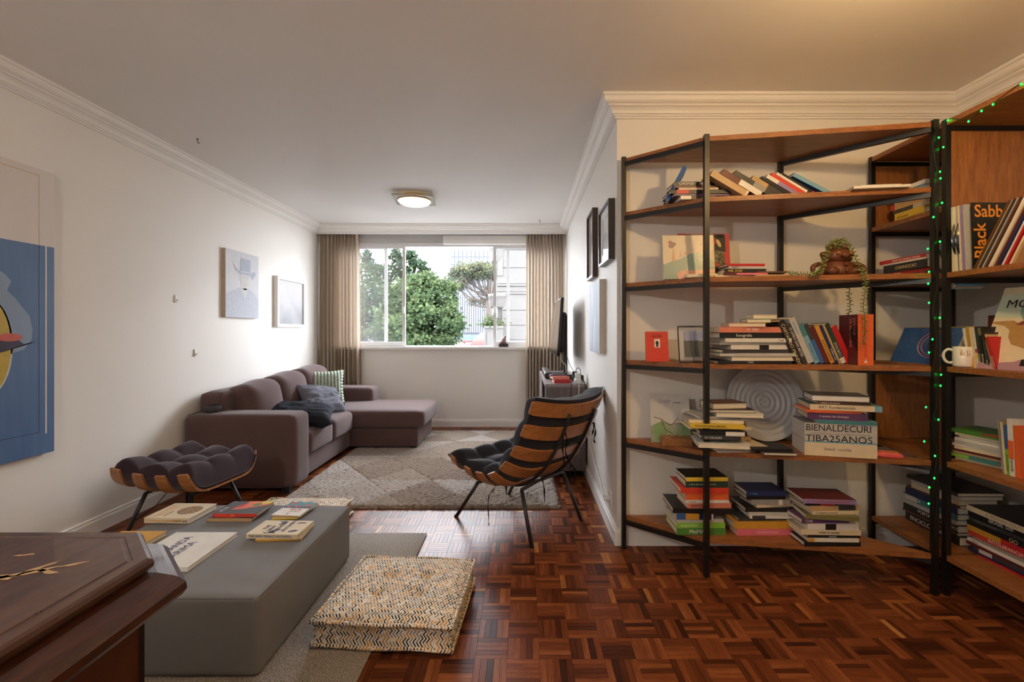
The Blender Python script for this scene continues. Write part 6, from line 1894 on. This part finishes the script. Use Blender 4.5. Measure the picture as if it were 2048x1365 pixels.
# araucaria: bare curving branches ending in tufts
AY = 30.0
ab = P(979, 660, AY)
ar = thing('araucaria_pine', 'umbrella-shaped araucaria pine with curving bare branches beside the cream building', 'tree', (ab.x, AY, GZ))
ao = Vector((ab.x, AY, GZ))
MB().tube([(0, 0, 0), P(978, 640, AY) - ao, P(979, 560, AY) - ao], [0.3, 0.24, 0.16], 10).build('trunk', M_BARK, ar)
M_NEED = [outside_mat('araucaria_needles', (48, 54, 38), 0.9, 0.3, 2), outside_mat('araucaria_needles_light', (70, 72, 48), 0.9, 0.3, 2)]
nb = [MB(), MB()]
ra = random.Random(6)
ends = [(905, 556), (912, 548), (922, 545), (930, 541), (938, 546), (946, 538), (953, 543), (960, 537), (967, 543), (975, 538), (983, 541), (990, 545), (918, 575), (926, 565), (940, 556), (952, 553), (964, 552), (975, 552), (985, 556), (948, 605), (968, 607), (998, 548), (1006, 552)]
for k, (u, v_) in enumerate(ends):
    Y = AY + ra.uniform(-2.5, 2.5)
    e = P(u, v_ + 2, Y) - ao
    s0 = P(979, 570 + (v_ - 535) * 0.9 + ra.uniform(0, 25), AY) - ao
    if v_ > 600:
        s0 = P(979, 598, AY) - ao
    mid = (s0 * 0.45 + e * 0.55) + Vector((0, 0, -0.45 if v_ < 600 else -0.35))
    MB().tube(catmull([tuple(s0), tuple(mid), tuple(e)], 6), [0.07] * 4 + [0.05] * 4 + [0.04] * 5, 6).build('branch', M_BARK, ar)
    for _ in range(420 if v_ < 600 else 160):
        q = Vector((ra.gauss(0, 0.24), ra.gauss(0, 0.24), ra.gauss(0.12, 0.15)))
        p = e + q
        d = Vector((ra.gauss(0, 1), ra.gauss(0, 1), ra.gauss(0.3, 0.8))).normalized() * 0.19
        w = d.cross(Vector((ra.random(), ra.random(), ra.random()))).normalized() * 0.035
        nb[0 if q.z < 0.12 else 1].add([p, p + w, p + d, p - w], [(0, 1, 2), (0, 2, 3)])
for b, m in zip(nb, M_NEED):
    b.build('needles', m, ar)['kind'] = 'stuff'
# cream apartment building with rounded balconies
BY = 16.0
M_CRB = outside_mat('cream_stucco', (66, 64, 61), 0.75, 0.03)
M_CRD = outside_mat('cream_stucco_joint', (44, 42, 40), 0.8, 0.03)
cr = thing('apartment_building', 'cream stucco apartment block with rounded balconies outside the window', 'building', (1.5, BY, GZ))
co_ = Vector((1.5, BY, GZ))
def crz(v):
    return H - (v - VY) * BY / F - GZ
xl = XU(994, BY) - 1.5
cb = MB().box((xl + 0.03, 0.05, 0), (5, 4, 9.5)).build('core_wall', M_CRD, cr)
edges = [470, 500, 536, 568, 573, 584, 589, 621, 651, 680, 712, 745, 780]
for a, b_ in zip(edges[:-1], edges[1:]):
    x0 = xl if not (590 < (a + b_) / 2 < 655) else XU(1004, BY) - 1.5
    pr = 0.05 if (b_ - a) > 8 else 0.10
    MB().box((x0, -pr + 0.05, crz(b_) + 0.012), (5, 0.06, crz(a) - 0.012)).build('facade_panel', M_CRB, cr)
MB().box((XU(995, BY) - 1.5, -0.04, crz(552)), (XU(1006, BY) - 1.5, 0.0, crz(516))).build('raised_panel', M_CRB, cr)
for vt, vb, uu in ((488, 524, 986), (588, 616, 986)):
    cxx = XU(996, BY) - 1.5
    r = XU(996, BY) - XU(975 if vt > 500 else 977, BY)
    z0, z1 = crz(vb), crz(vt)
    h = z1 - z0
    prof_b = [(0, z0), (r * 0.72, z0), (r * 0.80, z0 + h * 0.12), (r * 0.86, z0 + h * 0.3), (r * 0.94, z0 + h * 0.42), (r * 0.94, z0 + h * 0.75), (r, z0 + h * 0.78), (r, z0 + h), (0, z0 + h)]
    MB().lathe(prof_b, 28, Tr(cxx, 0.2, 0)).build('balcony', M_CRB, cr)
MB().box((XU(969, 15) - 1.5, -1.0, crz(760)), (XU(1006, 15) - 1.5, 0.0, crz(656))).build('planter_pier', M_CRB, cr)
MB().box((XU(968, 15) - 1.5, -1.05, crz(657)), (XU(1007, 15) - 1.5, 0.0, crz(653))).build('pier_cap', M_CRB, cr)
MB().box((XU(974, 15) - 1.5, -1.03, crz(700)), (XU(987, 15) - 1.5, -0.99, crz(664))).build('raised_panel', M_CRB, cr)
MB().box((XU(998, BY) - 1.5, 0.02, crz(605)), (XU(1005, BY) - 1.5, 0.06, crz(590))).build('balcony_window', outside_mat('warm_window', (120, 84, 60), 0.3), cr)
sh = thing('balcony_plant', 'leafy plant on the pier of the cream building', 'plant', P(985, 655, 15.3))
b = MB()
for _ in range(500):
    p = Vector((ra.gauss(0, 0.16), ra.gauss(0, 0.14), abs(ra.gauss(0.02, 0.14))))
    d = Vector((ra.gauss(0, 1), ra.gauss(0, 1), ra.gauss(0.2, 0.7))).normalized() * 0.12
    w = d.cross(Vector((ra.random(), ra.random(), ra.random()))).normalized() * 0.03
    b.add([p, p + w, p + d, p - w], [(0, 1, 2), (0, 2, 3)])
b.build('foliage', M_LEAF[2], sh)['kind'] = 'stuff'
# glass tower
TY = 90.0
tower = thing('glass_tower', 'pale blue glass office tower rising far behind the pine', 'building', (XU(940, TY), TY, GZ))
t0 = Vector((XU(940, TY), TY, GZ))
x0, x1 = XU(901, TY) - t0.x, XU(1000, TY) - t0.x
zt = H - (500 - VY) * TY / F - GZ
MB().box((x0, 0.1, 0), (x1, 8, zt)).build('core', outside_mat('tower_joint', (40, 46, 56), 0.5), tower)
M_TP = [outside_mat('tower_glass_a', (50, 57, 68), 0.35, 0.04), outside_mat('tower_glass_b', (54, 60, 71), 0.35, 0.04)]
nc, nr = 12, 15
pw, phh = (x1 - x0) / nc, zt / nr
pm = [None, None]
for i in range(nc):
    for j in range(4, nr):
        k = (i * 7 + j * 3) % 5 == 0
        if pm[k] is None:
            ob_ = MB().box((0.05, 0, 0.06), (pw - 0.05, 0.12, phh - 0.06)).build('glass_panel', M_TP[k], tower)
            pm[k] = ob_.data
        else:
            ob_ = link('glass_panel', pm[k], tower)
        ob_.location = (x0 + i * pw, 0, j * phh)
for j in (9, 10):
    MB().box((x0 + 7 * pw, -0.15, j * phh + 0.2), (x0 + 11 * pw, -0.02, (j + 1) * phh - 0.2)).build('window_band', outside_mat('tower_blue_glass', (56, 72, 94), 0.2), tower)
# white ribbed hall
HY = 60.0
hall = thing('ribbed_hall', 'low white ribbed-metal hall standing behind the green tree', 'building', (XU(950, HY), HY, GZ))
h0 = Vector((XU(950, HY), HY, GZ))
hx0, hx1 = XU(890, HY) - h0.x, XU(1005, HY) - h0.x
def hz(v):
    return H - (v - VY) * HY / F - GZ
MB().box((hx0, 0.1, 0), (hx1, 10, hz(588))).build('core', outside_mat('hall_joint', (48, 50, 57), 0.6), hall)
rm = None
nrib = 26
for i in range(nrib):
    wdt = (hx1 - hx0) / nrib
    if rm is None:
        ob_ = MB().box((0.03, -0.05, hz(666)), (wdt - 0.03, 0.12, hz(589))).build('metal_rib', outside_mat('white_metal_rib', (62, 64, 71), 0.5, 0.03), hall)
        rm = ob_.data
    else:
        ob_ = link('metal_rib', rm, hall)
    ob_.location = (hx0 + i * wdt, 0, 0)
MB().box((hx0, -0.1, hz(690)), (hx1, 0.1, hz(670))).build('glazed_band', outside_mat('green_glazing', (44, 58, 58), 0.3, 0.05), hall)
for k in range(9):
    MB().box((hx0 + k * 0.85, -0.14, hz(690)), (hx0 + k * 0.85 + 0.06, -0.1, hz(670))).build('mullion', outside_mat('white_metal_rib', (62, 64, 71)), hall)
sg = thing('shop_sign', 'red sign with white Shopping lettering under the hall', 'sign', P(930, 686.5, 45))
MB().box((-0.95, 0, -0.30), (1.1, 0.1, 0.22)).build('board', outside_mat('sign_red', (84, 14, 22), 0.5), sg)
lettering('Shopping C', 0.42, INK['w'], sg, axes((-0.95, -0.01, -0.04), (1, 0, 0), (0, 0, 1)), ext=0.005)
# tiled roof
rf = thing('tiled_roof_house', 'small house with red tiled roof beside the cream building', 'building', P(957, 690, 26))
r0 = P(957, 690, 26)
a_, b_, c_, d_ = P(968, 668, 27) - r0, P(938, 696, 24.5) - r0, P(968, 696, 24.5) - r0, P(962, 668, 27) - r0
MB().add([a_, d_, b_, c_], [(0, 1, 2, 3)]).add([b_, c_, c_ + Vector((0, 0, -3)), b_ + Vector((0, 0, -3))], [(0, 1, 2, 3)]).build('roof_slab', outside_mat('clay_tile_shade', (44, 22, 18), 0.8), rf)
for k in range(9):
    f = k / 8
    MB().tube([d_.lerp(a_, f) + Vector((0, 0, 0.03)), b_.lerp(c_, f) + Vector((0, 0, 0.03))], 0.055, 6).build('tile_row', outside_mat('clay_tile', (68, 34, 27), 0.8, 0.15), rf)
# every scene object keeps its own transform: nothing follows the camera

# lettering becomes real geometry
bpy.context.view_layer.update()
dg = bpy.context.evaluated_depsgraph_get()
for o in [q for q in COL.objects if q.type == 'FONT']:
    me = bpy.data.meshes.new_from_object(o.evaluated_get(dg))
    n = bpy.data.objects.new('lettering', me)
    COL.objects.link(n)
    n.parent = o.parent
    n.matrix_local = o.matrix_local.copy()
    bpy.data.objects.remove(o)
